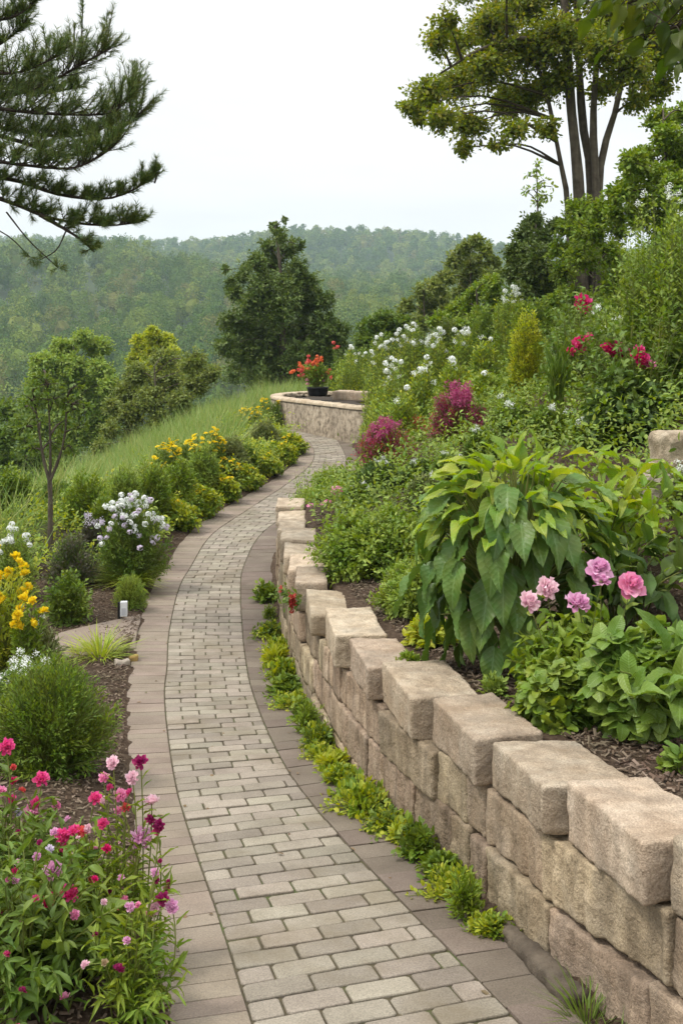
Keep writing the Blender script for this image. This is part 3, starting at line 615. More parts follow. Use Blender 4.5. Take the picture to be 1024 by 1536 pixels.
def flag_edge(sc_, dz): 
    a = fc+(fl-fc)*sc_; a = np.repeat(a, 4, 0)*0+np.stack([np.interp(np.linspace(0, n, n*4, endpoint=False), np.arange(n+1), np.append(a[:, c], a[0, c])) for c in range(3)], -1)
    a[:, 2] += dz; a[:, :2] += rngf.normal(size=(n*4, 2))*.008; return a
rngf = np.random.default_rng(5)
e0, e1, e2 = flag_edge(1.0, -.04), flag_edge(1.0, .018), flag_edge(.95, .026); N4 = n*4
V = np.concatenate([e0, e1, e2, [fc+A([0, 0, .028])]])
q = [(l*N4+i, l*N4+(i+1) % N4, (l+1)*N4+(i+1) % N4, (l+1)*N4+i) for l in (0, 1) for i in range(N4)]
g.add(V-fc, q, [(2*N4+i, 2*N4+(i+1) % N4, 3*N4) for i in range(N4)])
if True:
    fo = g.build('flagstone', MAT['slab'], None, loc=tuple(fc)); tag(fo, 'flat tan flagstone in the mulch touching the left edge of the path', 'flagstone')
def boulder(name, label, cat, loc, dims, seed, mat, rz=0.0, group=None, amp=.03, rad=.06, res=.02):
    P, q = rough_block(*dims, seed, res=res, rad=rad, amp=amp, chisel=.0); g = Geo(); g.add(P+A([0, 0, dims[2]*.35]), q)
    o = g.build(name, MAT[mat], None, smooth=True, loc=tuple(loc)); o.rotation_euler = (0, 0, rz); return tag(o, label, cat, group)
h1 = hit(184, 997); boulder('rock', 'pale flat stone on mulch just left of the path below the flagstone', 'rock', h1, (.13, .10, .06), 5, 'rock_grey', .4, 'small stones beside the path', amp=.012, rad=.03)
h2 = hit(200, 993); rough_mat('ochre_rock', [(.32,.20,.06),(.42,.30,.12)], scale=8, bump=.5)
boulder('rock', 'small ochre stone touching the path edge beside the pale flat stone', 'rock', h2, (.08, .07, .065), 6, 'ochre_rock', .2, 'small stones beside the path', amp=.012, rad=.03)
# path marker light
hm = hit(183, 931); mk = empty('path_light', tuple(hm), .1, 'small black stake light with white face standing at the flagstone corner', 'path light')
def boxg(x0, x1, y0, y1, z0, z1, b=.004):
    P, q = lattice(3, 3, 3); hd = A([x1-x0, y1-y0, z1-z0])/2; c = A([x0+x1, y0+y1, z0+z1])/2
    P = np.sign(P)*np.where(np.abs(P) > .9, 1, 1-b/hd.min()*.6)*1.0; P = P*hd; inn = hd-b; cc = np.clip(P, -inn, inn); d = P-cc
    ln = np.linalg.norm(d, axis=1, keepdims=True); P = np.where(ln > 1e-9, cc+d/np.maximum(ln, 1e-9)*np.minimum(ln, b), P)
    return P+c, q
g = Geo(); g.add(*boxg(-.040, -.014, -.02, .02, -.12, .185)); g.build('stake', MAT['black_plastic'], mk)
g = Geo(); g.add(*boxg(-.0135, .055, -.03, .03, .045, .19)); g.build('light_head', MAT['white_plastic'], mk)
g = Geo(); g.add(*boxg(.0, .045, -.034, -.0305, .06, .13)); g.build('lens', MAT['lamp_glass'], mk)
# weathered log edging at the near wall's foot
s0 = float(np.interp(3.45, WLINE[:, 1], WS)); s1 = float(np.interp(4.12, WLINE[:, 1], WS)); g = Geo()
(pa, ta), (pb, tb) = wall_at(s0), wall_at(s1); L = float(np.linalg.norm(pb-pa))
P, q = rough_block(L, .075, .07, 31, res=.016, rad=.022, amp=.006, chisel=.0); d = (pb-pa)/L; nrm = A([d[1], -d[0]])
xy = (pa+pb)/2+d*P[:, :1]+nrm*(P[:, 1:2]-.045); g.add(np.concatenate([xy-pa, (P[:, 2]+.02+np.interp(P[:, 0], [-L/2, L/2], [path_z(pa[1]), path_z(pb[1])])-path_z(pa[1]))[:, None]], 1), q)
tag(g.build('edging_log', MAT['bark'], None, smooth=True, loc=(pa[0], pa[1], float(path_z(pa[1])))), 'weathered grey log lying at the foot of the near wall beside the kerb slabs', 'log')
# bark mulch lying on the beds
rng = np.random.default_rng(8)
def chips(n, f, L0, L1):
    XY = f(n); z = gz(XY[:, 0], XY[:, 1])+.006+.012*rng.random(len(XY)); pos = np.concatenate([XY, z[:, None]], 1)
    az = rng.random(len(XY))*6.283; d = np.stack([np.cos(az), np.sin(az), rng.normal(size=len(XY))*.25], -1); nr = norm(rng.normal(size=(len(XY), 3))*.45+Zv)
    return pos, d, nr, L0+(L1-L0)*rng.random(len(XY)), (L0+(L1-L0)*rng.random(len(XY)))*.35
T_CHIP = (A([(0,.4,0),(0,-.4,0),(1,-.5,.05),(1,.35,.0),(0,.4,-.12),(0,-.4,-.12),(1,-.5,-.08),(1,.35,-.1)],float), [(0,1,2,3),(0,4,5,1),(1,5,6,2),(2,6,7,3),(3,7,4,0)], [])
def left_near(n):
    Y = 2.6+rng.random(n)*12; return np.stack([XL(Y)-.02-rng.random(n)**1.2*1.7, Y], -1)
def right_near(n):
    Y = 2.2+rng.random(n)**1.3*11; return np.stack([x_ref(Y)+.42+rng.random(n)**1.2*1.5, Y], -1)
g = Geo(); g.leaves(T_CHIP, *chips(17000, left_near, .012, .04)); g.leaves(T_CHIP, *chips(17000, right_near, .012, .045))
tag(g.build('mulch_chips', MAT['chip']), kind='stuff')

def litter():
    rng = np.random.default_rng(14); n = 110; s_ = .3+rng.random(n)**1.6*13; f = np.where(rng.random(n) < .5, rng.random(n)**2, 1-rng.random(n)**2); p = np.concatenate([on_path(s_[i:i+1], k, f[i:i+1]) for i, k in enumerate(rng.integers(0, 3, n))]); p[:, 2] += .004
    az = rng.random(n)*6.28; g = Geo(); g.leaves(T_OVAL, p, np.stack([np.cos(az), np.sin(az), .05+0*az], -1), norm(Zv+rng.normal(size=(n, 3))*.25), .016+.026*rng.random(n), .012+.008*rng.random(n))
    tag(g.build('leaf_litter', MAT['dry_leaf']), kind='stuff')
leaf_mat('dry_leaf', [(.14,.085,.04),(.20,.13,.06),(.09,.055,.03),(.22,.18,.08),(.10,.10,.035)], trans=.1)
litter()
# ---------------------------------------------------------------- plants: builders
def px(p, Z): return A([(p[0]-512)/F*Z, Z, CZ-(p[1]-HY)/F*Z])
def limb_pts(P, n=10):
    P = A(P, ); c = catmull(P, 8) if len(P) > 2 else np.stack([P[0]+(P[1]-P[0])*t for t in np.linspace(0, 1, 9)])
    d = np.concatenate([[0], np.cumsum(np.linalg.norm(np.diff(c, axis=0), axis=1))]); t = np.linspace(0, d[-1], n)
    return np.stack([np.interp(t, d, c[:, k]) for k in range(3)], -1)
def limb(g, P, r0, r1, n=12, sides=8, seed=0, flare=0.0):
    c = limb_pts(P, n); rr = np.linspace(r0, r1, n)*(1+.08*np.sin(np.arange(n)*1.7+seed)); rr[0] *= 1+flare; rr[1] *= 1+flare*.4
    g.tubes(c[None], rr[None], sides); return c
def ball_sprigs(rng, c, r, n, sq=(1, 1, .8), inner=.0):
    d = norm(rng.normal(size=(n, 3))); rad = (inner+(1-inner)*rng.random(n)**.5)[:, None]
    P2 = c+d*rad*r*A(sq)*(1+.2*rng.normal(size=(n, 1)).clip(-1, 1)); P0 = c+(P2-c)*.25; P1 = (P0+P2)/2+Zv*r*.12+rng.normal(size=(n, 3))*r*.05
    return P0, P1, P2
def stems_of(g, P0, P1, P2, r0, r1=None, k=4, sides=3):
    t = np.broadcast_to(np.linspace(0, 1, k), (len(P0), k)); p, _ = bez(P0, P1, P2, t)
    g.tubes(p, np.linspace(r0, r0*.4 if r1 is None else r1, k)[None].repeat(len(P0), 0), sides)
def gnd(pxx, Z): X = (pxx-512)/F*Z; return A([X, Z, float(gz(X, Z))])
BLOOM = {}
def bloom_mesh(kind, mat, v, **k):
    key = (kind, mat, v)
    if key in BLOOM: return BLOOM[key]
    rng = np.random.default_rng(abs(hash(key[0]+key[1])) % 9999+v if False else sum(map(ord, kind+mat))*7+v); g = Geo()
    if kind == 'pompom':                                  # ruffled head, 1 unit across, opening towards +z
        n = 46; a = np.arange(n)*2.39996+rng.random(n)*.4; f = (np.arange(n)+.5)/n
        el = np.interp(f, [0, 1], [1.35, -.15])+rng.normal(size=n)*.1
        d = np.stack([np.cos(a)*np.cos(el), np.sin(a)*np.cos(el), np.sin(el)], -1); nr = np.stack([-np.cos(a)*np.sin(el), -np.sin(a)*np.sin(el), np.cos(el)], -1)+rng.normal(size=(n, 3))*.35
        for i in range(3): g.leaves(PETAL[i], d[i::3]*.05, d[i::3], nr[i::3], .33+.14*f[i::3], .24+.10*rng.random(len(d[i::3])))
    elif kind == 'rose':                                  # big double bloom, loose outer petals, some hanging
        n = 34; a = np.arange(n)*2.39996+rng.random(n)*.5; f = (np.arange(n)+.5)/n
        el = np.interp(f, [0, .5, 1], [1.4, .7, -.45])+rng.normal(size=n)*.12
        d = np.stack([np.cos(a)*np.cos(el), np.sin(a)*np.cos(el), np.sin(el)], -1); nr = np.stack([-np.cos(a)*np.sin(el), -np.sin(a)*np.sin(el), np.cos(el)], -1)+rng.normal(size=(n, 3))*.25
        for i in range(3): g.leaves(PETAL[i], d[i::3]*.03, d[i::3], nr[i::3], .30+.22*f[i::3], .34+.16*f[i::3])
    elif kind == 'cluster':                               # dome of small five-petalled florets, 1 unit across
        n = 30; d = norm(rng.normal(size=(n, 3))+A([0, 0, .55])); c = d*.36*(1+.25*rng.random((n, 1))); c[:, 2] *= .8
        for i in range(5):
            u = norm(np.cross(d, rng.normal(size=(1, 3))*0+A([[.3, .5, .8]]))); v_ = np.cross(d, u); th = i*1.2566+rng.random(n)[:, None]*.3
            dd = u*np.cos(th)+v_*np.sin(th); g.leaves(T_DIA, c, dd+d*.15, d, .17, .14)
    elif kind == 'spray':                                 # loose scatter of tiny petals
        n = 44; d = rng.normal(size=(n, 3)).clip(-1.8, 1.8)*A([.19, .19, .15]); g.leaves(T_DIA, d, rng.normal(size=(n, 3)), norm(rng.normal(size=(n, 3))*.6+Zv), .15, .12)
    elif kind == 'daisy':                                 # two rings of short petals
        for ring, (n, el, L) in enumerate(((11, .25, .5), (8, .7, .34), (5, 1.1, .2))):
            a = np.arange(n)*6.283/n+ring*.3; d = np.stack([np.cos(a)*math.cos(el), np.sin(a)*math.cos(el), np.full(n, math.sin(el))], -1)
            g.leaves(MED[0], d*.03, d, np.stack([-d[:, 0], -d[:, 1], 1.4-d[:, 2]], -1), L, .24)
    elif kind == 'truss':                                 # drooping cluster of red florets
        n = 34; c = rng.normal(size=(n, 3)).clip(-1.7, 1.7)*A([.18, .18, .2]); c[:, 2] -= .1
        d = norm(c*A([1, 1, .5])+A([0, 0, -.15])+rng.normal(size=(n, 3))*.2)
        for i in range(2): g.leaves(PETAL[i], c[i::2], d[i::2]+rng.normal(size=(len(c[i::2]), 3))*.5, norm(rng.normal(size=(len(c[i::2]), 3))+Zv), .3, .26)
    me = g.mesh('flower', True); me.materials.append(MAT[mat]); BLOOM[key] = me; return me
def bloom(parent, kind, mat, loc, size, rng, tilt=.5, name='flower'):
    me = bloom_mesh(kind, mat, int(rng.integers(0, 3)))
    return link(name, me, parent, tuple(loc), (rng.normal()*tilt, rng.normal()*tilt, rng.random()*6.28), size*(.88+.24*rng.random()))
def shrub(name, label, cat, loc, w, h, mat, seed, d=None, prof='dome', n=160, k=12, L=.05, ar=.5, t0=.3, spread=.8, up=.2, along=.5, flat=.8,
          tmpl=T_OVAL, stem=.004, group=None, zlo=.0, lump=.22, inner=.5, rise=.12, fan=.25, flowers=None, smooth_=False, sink=.03, base_h=.35, mix=None, wob=.02, hpow=.8):
    """a plant of many leafy shoots; flowers: list of (kind, material, count, size)"""
    rng = np.random.default_rng(seed); d = d or w*.9
    root = empty(name, (loc[0], loc[1], loc[2]-sink), 0, label, cat, group)
    P0, P1, P2 = shrub_sprigs(rng, w, d, h, n, prof, zlo, lump, inner, rise, fan, hpow, base_h)
    p, dr, nr, t = sprig_leaves(rng, P0, P1, P2, k, t0, spread, up, flat, along, wob)
    LL = L*(.65+.6*rng.random(len(p)))*(1-.35*np.clip((t-.75)/.25, 0, 1)*.6)
    ts = tmpl if isinstance(tmpl, list) else [tmpl]; mats = [mat]+(mix or [])
    part = (np.arange(len(p))//k) % 7
    for mi, m_ in enumerate(mats):
        sel = np.ones(len(p), bool) if len(mats) == 1 else ((part >= 4) if mi else (part < 4)) if len(mats) == 2 else (part % len(mats) == mi)
        g = Geo(); idx = np.nonzero(sel)[0]
        for ti, tm in enumerate(ts):
            ii = idx[ti::len(ts)]; g.leaves(tm, p[ii], dr[ii], nr[ii], LL[ii], LL[ii]*ar)
        g.build('foliage', MAT[m_], root, smooth=smooth_ or isinstance(tmpl, list))
    g = Geo(); stems_of(g, P0, P1, P2, stem); g.build('stems', MAT['stem'], root)
    if flowers:
        sc_ = P2[:, 2]*1.0-.35*P2[:, 1]+rng.random(n)*h*.6; order = np.argsort(-sc_); q = 0
        for kind, fm, cnt, size in flowers:
            for i in order[q:q+cnt]: bloom(root, kind, fm, P2[i]+Zv*size*.15+rng.normal(size=3)*size*.25, size, rng)
            q += cnt
    return root
# ---------------------------------------------------------------- wooded hills
def forest():
    rng = np.random.default_rng(21); pts = []
    Y = 118.0
    while Y < 1110:
        sp = np.interp(Y, [118, 300, 600, 1100], [8.5, 11.0, 12.0, 13]); x0, x1 = -.36*Y-12, .22*Y+12
        X = np.arange(x0, x1, sp); pts.append(np.stack([X+rng.normal(size=len(X))*sp*.33, np.full(len(X), Y)+rng.normal(size=len(X))*sp*.33], -1)); Y += sp*.95
    P = np.concatenate(pts); z = valley(P[:, 0], P[:, 1]); hgt = (10.5+8.5*rng.random(len(P))**1.2)
    yim = HY-(z+hgt-CZ)/P[:, 1]*F; col = ((P[:, 0]/P[:, 1]+.5)*160).astype(int); o = np.argsort(P[:, 1]); best = np.full(400, 1e9); keep = []
    for i in o:
        c = col[i]
        if yim[i] < best[max(c-1, 0):c+2].max()+9 and yim[i] < 700: keep.append(i)
        best[c] = min(best[c], yim[i])
    P, z, hgt = P[keep], z[keep], hgt[keep]; N = len(P); print('forest trees', N)
    D = P[:, 1]; wd = hgt*(.34+.13*rng.random(N)); kinds = rng.random(N)
    cores = {}; gs = [Geo() for _ in range(6)]
    u = np.linspace(0, np.pi, 6); v = np.linspace(0, 2*np.pi, 9)[:-1]
    sv_ = A([(math.sin(a)*math.cos(b), math.sin(a)*math.sin(b), math.cos(a)) for a in u for b in v]); sq = A([(i*8+j, (i+1)*8+j, (i+1)*8+(j+1) % 8, i*8+(j+1) % 8) for i in range(5) for j in range(8)])
    for i in range(N):
        g = gs[int(np.searchsorted([.26, .48, .66, .82, .94], kinds[i]))]; c = A([P[i, 0], P[i, 1], z[i]+hgt[i]*.52]); rad = A([wd[i], wd[i], hgt[i]*.48])
        g.add(c+sv_*rad*A([.34, .34, .42])*(1+.15*rng.normal(size=(len(sv_), 1)).clip(-1, 1)), sq)
        nl = 6 if D[i] > 500 else 9; ld = norm(rng.normal(size=(nl, 3))+A([0, -.25, .35])); lc = ld*A([.52, .52, .58])*(.7+.5*rng.random((nl, 1))); lc[0] = (0, 0, .62); lr = .26+.22*rng.random(nl)
        n = int(np.clip(330000/D[i], 280, 1500)); q = rng.integers(0, nl, n); dd = norm(rng.normal(size=(n, 3))+lc[q]*1.2+A([0, 0, .15]))
        pos = c+rad*(lc[q]+dd*(lr[q]*(.75+.45*rng.random(n)))[:, None]); sz = np.clip(D[i]*.0017, .55, 1.6)*(.6+.8*rng.random(n))
        g.leaves(T_DIA, pos, rng.normal(size=(n, 3)), norm(dd+Zv*.25+rng.normal(size=(n, 3))*.22), sz, sz*.8)
    root = tag(empty('forest', (0, 500, 0)), kind='stuff')
    for i, c in enumerate([(.040,.085,.018), (.060,.110,.024), (.084,.138,.034), (.048,.096,.028), (.098,.146,.040), (.088,.112,.044)]):
        leaf_mat('wood_%d' % i, [tuple(x*.93 for x in c), c, tuple(x*1.07 for x in c)], trans=.12, rough=.7, spec=.1, big=.4)
        gs[i].build('canopy', MAT['wood_%d' % i], root, loc=(0, -500, 0))
forest()
# ---------------------------------------------------------------- trees that stand apart
def leaf_tree(name, label, cat, base, clumps, limbs, mat, seed, nspr, k, L, ar=.55, sq=(1, 1, .8), bark='bark', group=None, up=.0, flat=.7, trunk_r=.2, hang=0.0, tmpl=T_OVAL, inner=.0, extra=None, spread=.8):
    """clumps: (centre, radius); limbs: list of (points, r0, r1)"""
    rng = np.random.default_rng(seed); root = empty(name, tuple(base), 0, label, cat, group); b = A(base); ends = []
    for i, (P, r0, r1) in enumerate(limbs):
        g = Geo(); c = limb(g, A(P)-b, r0, r1, 14, 9, i, .25 if i == 0 else 0.05); g.build('trunk', MAT[bark], root, smooth=True); ends.append(c)
    allp = np.concatenate(ends); gb = Geo(); gl = Geo()
    for c, r in clumps:
        c = A(c)-b; cand = allp[allp[:, 2] < c[2]+.2*r]; cand = allp if not len(cand) else cand
        j = cand[np.argmin(np.linalg.norm(cand-c+A([0, 0, .5*r]), axis=1))]; m_ = (j+c)/2+Zv*.12*np.linalg.norm(c-j)+rng.normal(size=3)*.08*r
        limb(gb, [j, m_, c], max(.015, trunk_r*.13), .010, 7, 5, seed)
        n = int(nspr*(r/.7)**2); P0, P1, P2 = ball_sprigs(rng, c, r, n, sq, inner); P2[:, 2] -= hang*r*rng.random(n)
        stems_of(gb, c+(P0-c)*.1, P0, P2, .008, .003, 4, 3)
        p, d, nr, t = sprig_leaves(rng, P0, P1, P2, k, .25, spread, up, flat, .5, .03)
        LL = L*(.65+.6*rng.random(len(p))); gl.leaves(tmpl, p, d, nr, LL, LL*ar)
    gb.build('branches', MAT['twig' if bark == 'bark' else bark], root); gl.build('crown', MAT[mat], root)
    return root
def cl(Z, rows, rng, jit=.9): return [(px((x, y), Z+rng.normal()*jit), r*Z/F) for x, y, r in rows]
rg = np.random.default_rng(77)
# tall tree with several trunks, top right
ZT = 22.0; tb = gnd(878, ZT)
trunks = [([tb+A([-.06, 0, -.2]), px((868, 290), ZT), px((855, 150), ZT), px((847, 20), ZT), px((838, -110), ZT)], .135, .075),
          ([tb+A([.10, .15, -.2]), px((886, 280), ZT+.2), px((874, 190), ZT+.25), px((868, 100), ZT+.3), px((862, -60), ZT+.3)], .125, .055),
          ([tb+A([.2, -.1, -.2]), px((893, 280), ZT-.1), px((889, 190), ZT), px((893, 110), ZT), px((905, -40), ZT)], .11, .045),
          ([tb+A([.3, .0, -.2]), px((898, 285), ZT), px((906, 220), ZT), px((924, 160), ZT), px((942, 70), ZT), px((965, -30), ZT)], .105, .04),
          ([tb+A([-.25, .1, -.2]), px((850, 300), ZT+.1), px((838, 235), ZT), px((827, 175), ZT), px((808, 105), ZT), px((770, 50), ZT)], .075, .03),
          ([px((852, 120), ZT), px((800, 60), ZT-.4), px((730, 70), ZT-.6), px((660, 110), ZT-.5)], .06, .02)]
rows = [(618,160,26),(645,140,40),(690,120,52),(665,175,30),(705,185,42),(695,222,20),(735,95,58),(690,60,40),(668,30,24),(655,60,28),(735,35,50),(760,150,46),(800,70,62),(795,140,42),(772,195,26),(820,190,24),
        (780,10,55),(840,50,52),(835,120,40),(850,-40,80),(770,-60,70),(900,70,52),(915,20,60),(945,100,46),(960,40,60),(985,130,36),(955,150,26),(1010,70,60),(1000,-30,80),(920,-70,80),(700,-20,40),(1060,20,80),(745,215,18),(630,180,14),(905,130,30)]
leaf_tree('broadleaf_tree', 'tall olive-green tree with several bare trunks rising above the right-hand shrubs', 'tree', tb, cl(ZT, rows, rg), trunks, 'canopy', 1, 195, 14, .085, .6, (1, 1.3, .8), hang=.35, trunk_r=.25, flat=.55)
# great dark tree beyond the meadow
ZD = 39.0; db = gnd(425, ZD)
rows = [(412,342,10),(420,355,14),(402,372,18),(432,375,20),(385,392,17),(412,400,24),(447,402,20),(365,412,18),(395,425,28),(432,428,30),(462,425,22),(352,440,17),(382,455,30),(418,462,36),(455,458,32),(485,450,22),(345,482,22),(372,492,34),(412,500,40),(452,498,36),(488,490,30),(510,498,20),(340,520,24),(370,532,32),(410,540,38),(450,538,36),(490,530,32),(512,525,20),(352,560,22),(392,570,30),(440,570,32),(480,560,28),(425,330,6),(448,368,10),(370,400,8),(338,405,7),(346,425,10)]
leaf_tree('dark_tree', 'big dark green pyramidal tree standing beyond the grassy bank and the planter', 'tree', db, cl(ZD, rows, rg, 1.0), [([db+A([0, 0, -.3]), px((424, 520), ZD), px((420, 400), ZD), px((412, 340), ZD)], .22, .03)], 'conifer', 2, 175, 12, .125, .55, (1, 1.4, 1.0), trunk_r=.14, up=.25, hang=.1)
# slender sapling on the left
ZS = 13.0; sb = gnd(75, ZS)
rows = [(70,575,24),(48,600,24),(90,600,24),(110,605,22),(60,630,26),(95,632,28),(122,640,18),(40,640,20),(75,662,24),(105,668,18),(50,672,18),(80,600,24),(128,612,14),(32,612,14),(66,556,10),(50,585,14),(112,580,14)]
leaf_tree('sapling', 'slender young tree with thin dark trunk rising from the left bed', 'tree', sb, cl(ZS, rows, rg, .25),
          [([sb+A([0, 0, -.05]), px((76, 760), ZS), px((75, 720), ZS)], .034, .028), ([px((75, 722), ZS), px((66, 690), ZS), px((58, 640), ZS), px((52, 600), ZS)], .022, .008), ([px((75, 722), ZS), px((88, 690), ZS), px((98, 650), ZS), px((100, 600), ZS)], .022, .008), ([px((75, 725), ZS), px((76, 680), ZS), px((74, 620), ZS), px((70, 570), ZS)], .02, .006)],
          'mid', 3, 150, 10, .062, .5, (1, 1, .85), hang=.25, trunk_r=.06, up=-.15, flat=.5)
# pale sapling top against the sky
ZP = 26.0; pb = gnd(808, ZP)
rows = [(805,250,10),(795,265,12),(815,270,12),(800,285,15),(818,292,14),(788,288,8),(806,305,16),(826,280,7),(803,243,6)]
leaf_tree('pale_sapling', 'spindly pale-leaved sapling top poking above the dark shrubs left of the tall trunks', 'tree', pb, cl(ZP, rows, rg, .2), [([pb, px((808, 400), ZP), px((806, 320), ZP), px((804, 246), ZP)], .05, .01)], 'sage', 4, 60, 7, .11, .55, trunk_r=.08)
# trees and large bushes at middle distance
def bush_tree(name, label, Z, rows, mat, seed, L, nspr=170, k=11, trunk=True, cat='tree', group=None, sq=(1, 1.2, .9), jit=.6, ar=.6, hang=.1, up=.1):
    rows_ = rows; cx = float(np.mean([r[0] for r in rows])); b = gnd(cx, Z); top = min(r[1] for r in rows)
    return leaf_tree(name, label, cat, b, cl(Z, rows_, np.random.default_rng(seed), jit), [([b+A([0, 0, -.2]), (b+px((cx, top), Z))/2+A([.1, 0, 0]), px((cx+3, top+10), Z)], .012*Z/F*160, .02)], mat, seed, nspr, k, L, ar, sq, trunk_r=.12, group=group, hang=hang, up=up)
bush_tree('yellow_green_tree', 'rounded yellow-green tree farthest left beyond the sapling', 44, [(125,508,18),(95,524,22),(148,522,22),(68,546,24),(105,552,28),(148,555,24),(55,575,20),(90,585,28),(130,590,30),(165,580,20),(50,605,22),(100,615,30),(150,618,28),(60,640,24),(110,650,30),(140,655,24),(90,680,26)], 'sage', 11, .13, 330, 13, group='yellow-green trees beyond the bank')
bush_tree('yellow_green_tree', 'upright yellow-green tree behind the brownish olive bush', 46, [(228,500,14),(210,515,16),(248,512,16),(230,528,22),(205,540,18),(258,532,16),(225,555,24),(260,560,20)], 'lime', 12, .13, 330, 13, group='yellow-green trees beyond the bank')
bush_tree('olive_bush', 'broad brownish olive bush on the far side of the grassy bank', 31, [(245,540,26),(290,545,24),(205,560,24),(320,560,16),(250,570,32),(295,575,26),(190,590,26),(225,600,30),(270,605,26),(170,610,18),(195,625,26),(240,630,24),(165,645,20),(200,660,24),(240,655,22),(280,632,20),(185,685,20),(150,670,16)], 'olive', 13, .085, 380, 13, cat='bush')
bush_tree('green_tree', 'mid-green bushy tree at the left edge below the yellow-green trees', 33, [(10,618,24),(30,640,24),(5,660,26),(40,668,20),(0,690,26),(-25,640,30),(28,695,22),(60,690,24),(95,705,24),(45,725,24),(10,730,24),(125,715,20)], 'mid', 14, .12, cat='tree')
bush_tree('muted_tree', 'loose muted grey-green tree on the skyline right of the far hills', 40, [(712,362,14),(695,375,16),(728,378,16),(680,395,18),(710,398,22),(740,395,16),(670,415,16),(700,420,20),(730,420,20),(655,432,14),(690,440,18)], 'olive', 15, .16, 130, 11)
bush_tree('brown_olive_tree', 'brown-tinged olive tree below the muted skyline tree', 42, [(650,425,14),(632,440,18),(662,445,20),(610,458,16),(640,465,22),(672,470,20),(600,480,16),(628,488,20),(595,500,14)], 'olive', 16, .16, 130, 11)
bush_tree('dark_shrub', 'darkest rounded evergreen shrub at the skyline below the pale sapling', 25, [(800,335,22),(785,355,22),(815,360,26),(775,380,24),(805,390,30),(770,408,22),(798,420,28),(825,410,26),(830,340,16),(815,440,24),(780,440,20)], 'conifer', 17, .085, 420, 13, cat='shrub')
bush_tree('green_shrub', 'tall bright green shrub in front of the foot of the tall trunks', 20, [(870,315,28),(905,320,28),(850,340,26),(885,350,34),(925,345,30),(840,375,26),(875,385,34),(915,385,36),(845,410,28),(885,420,34),(925,425,34),(860,445,26),(895,455,30),(935,460,28),(850,475,24),(885,488,28),(920,492,28),(830,450,18)], 'fresh', 18, .075, 300, 13, jit=1.0, cat='shrub')
bush_tree('airy_tree', 'airy light green tree at the right edge beside the tall trunks', 18, [(1000,205,30),(965,235,26),(1020,240,34),(985,265,34),(945,275,24),(1010,290,36),(965,300,30),(1000,325,36),(1040,270,40),(1035,330,40),(960,330,26),(1000,360,34),(1040,380,36),(955,255,14),(990,180,30),(1030,170,30),(950,245,26),(930,290,26),(1010,220,32),(925,320,24),(1060,200,40)], 'fresh', 19, .075, 420, 13, hang=.2)
bush_tree('yellow_shrub', 'yellow-green shrub below the muted skyline tree', 30, [(740,425,20),(715,440,20),(700,458,22),(740,452,24),(680,470,18),(720,478,24),(755,470,22),(655,480,16),(690,490,20)], 'fresh', 20, .10, 300, 12, cat='shrub')
bush_tree('round_shrub', 'rounded green shrub beyond the planter between the dark tree and white phlox', 34, [(575,478,18),(600,485,18),(550,490,18),(580,500,24),(610,508,20),(545,512,20),(565,525,22),(595,530,22),(535,535,18)], 'mid', 22, .105, 260, 12, cat='shrub')
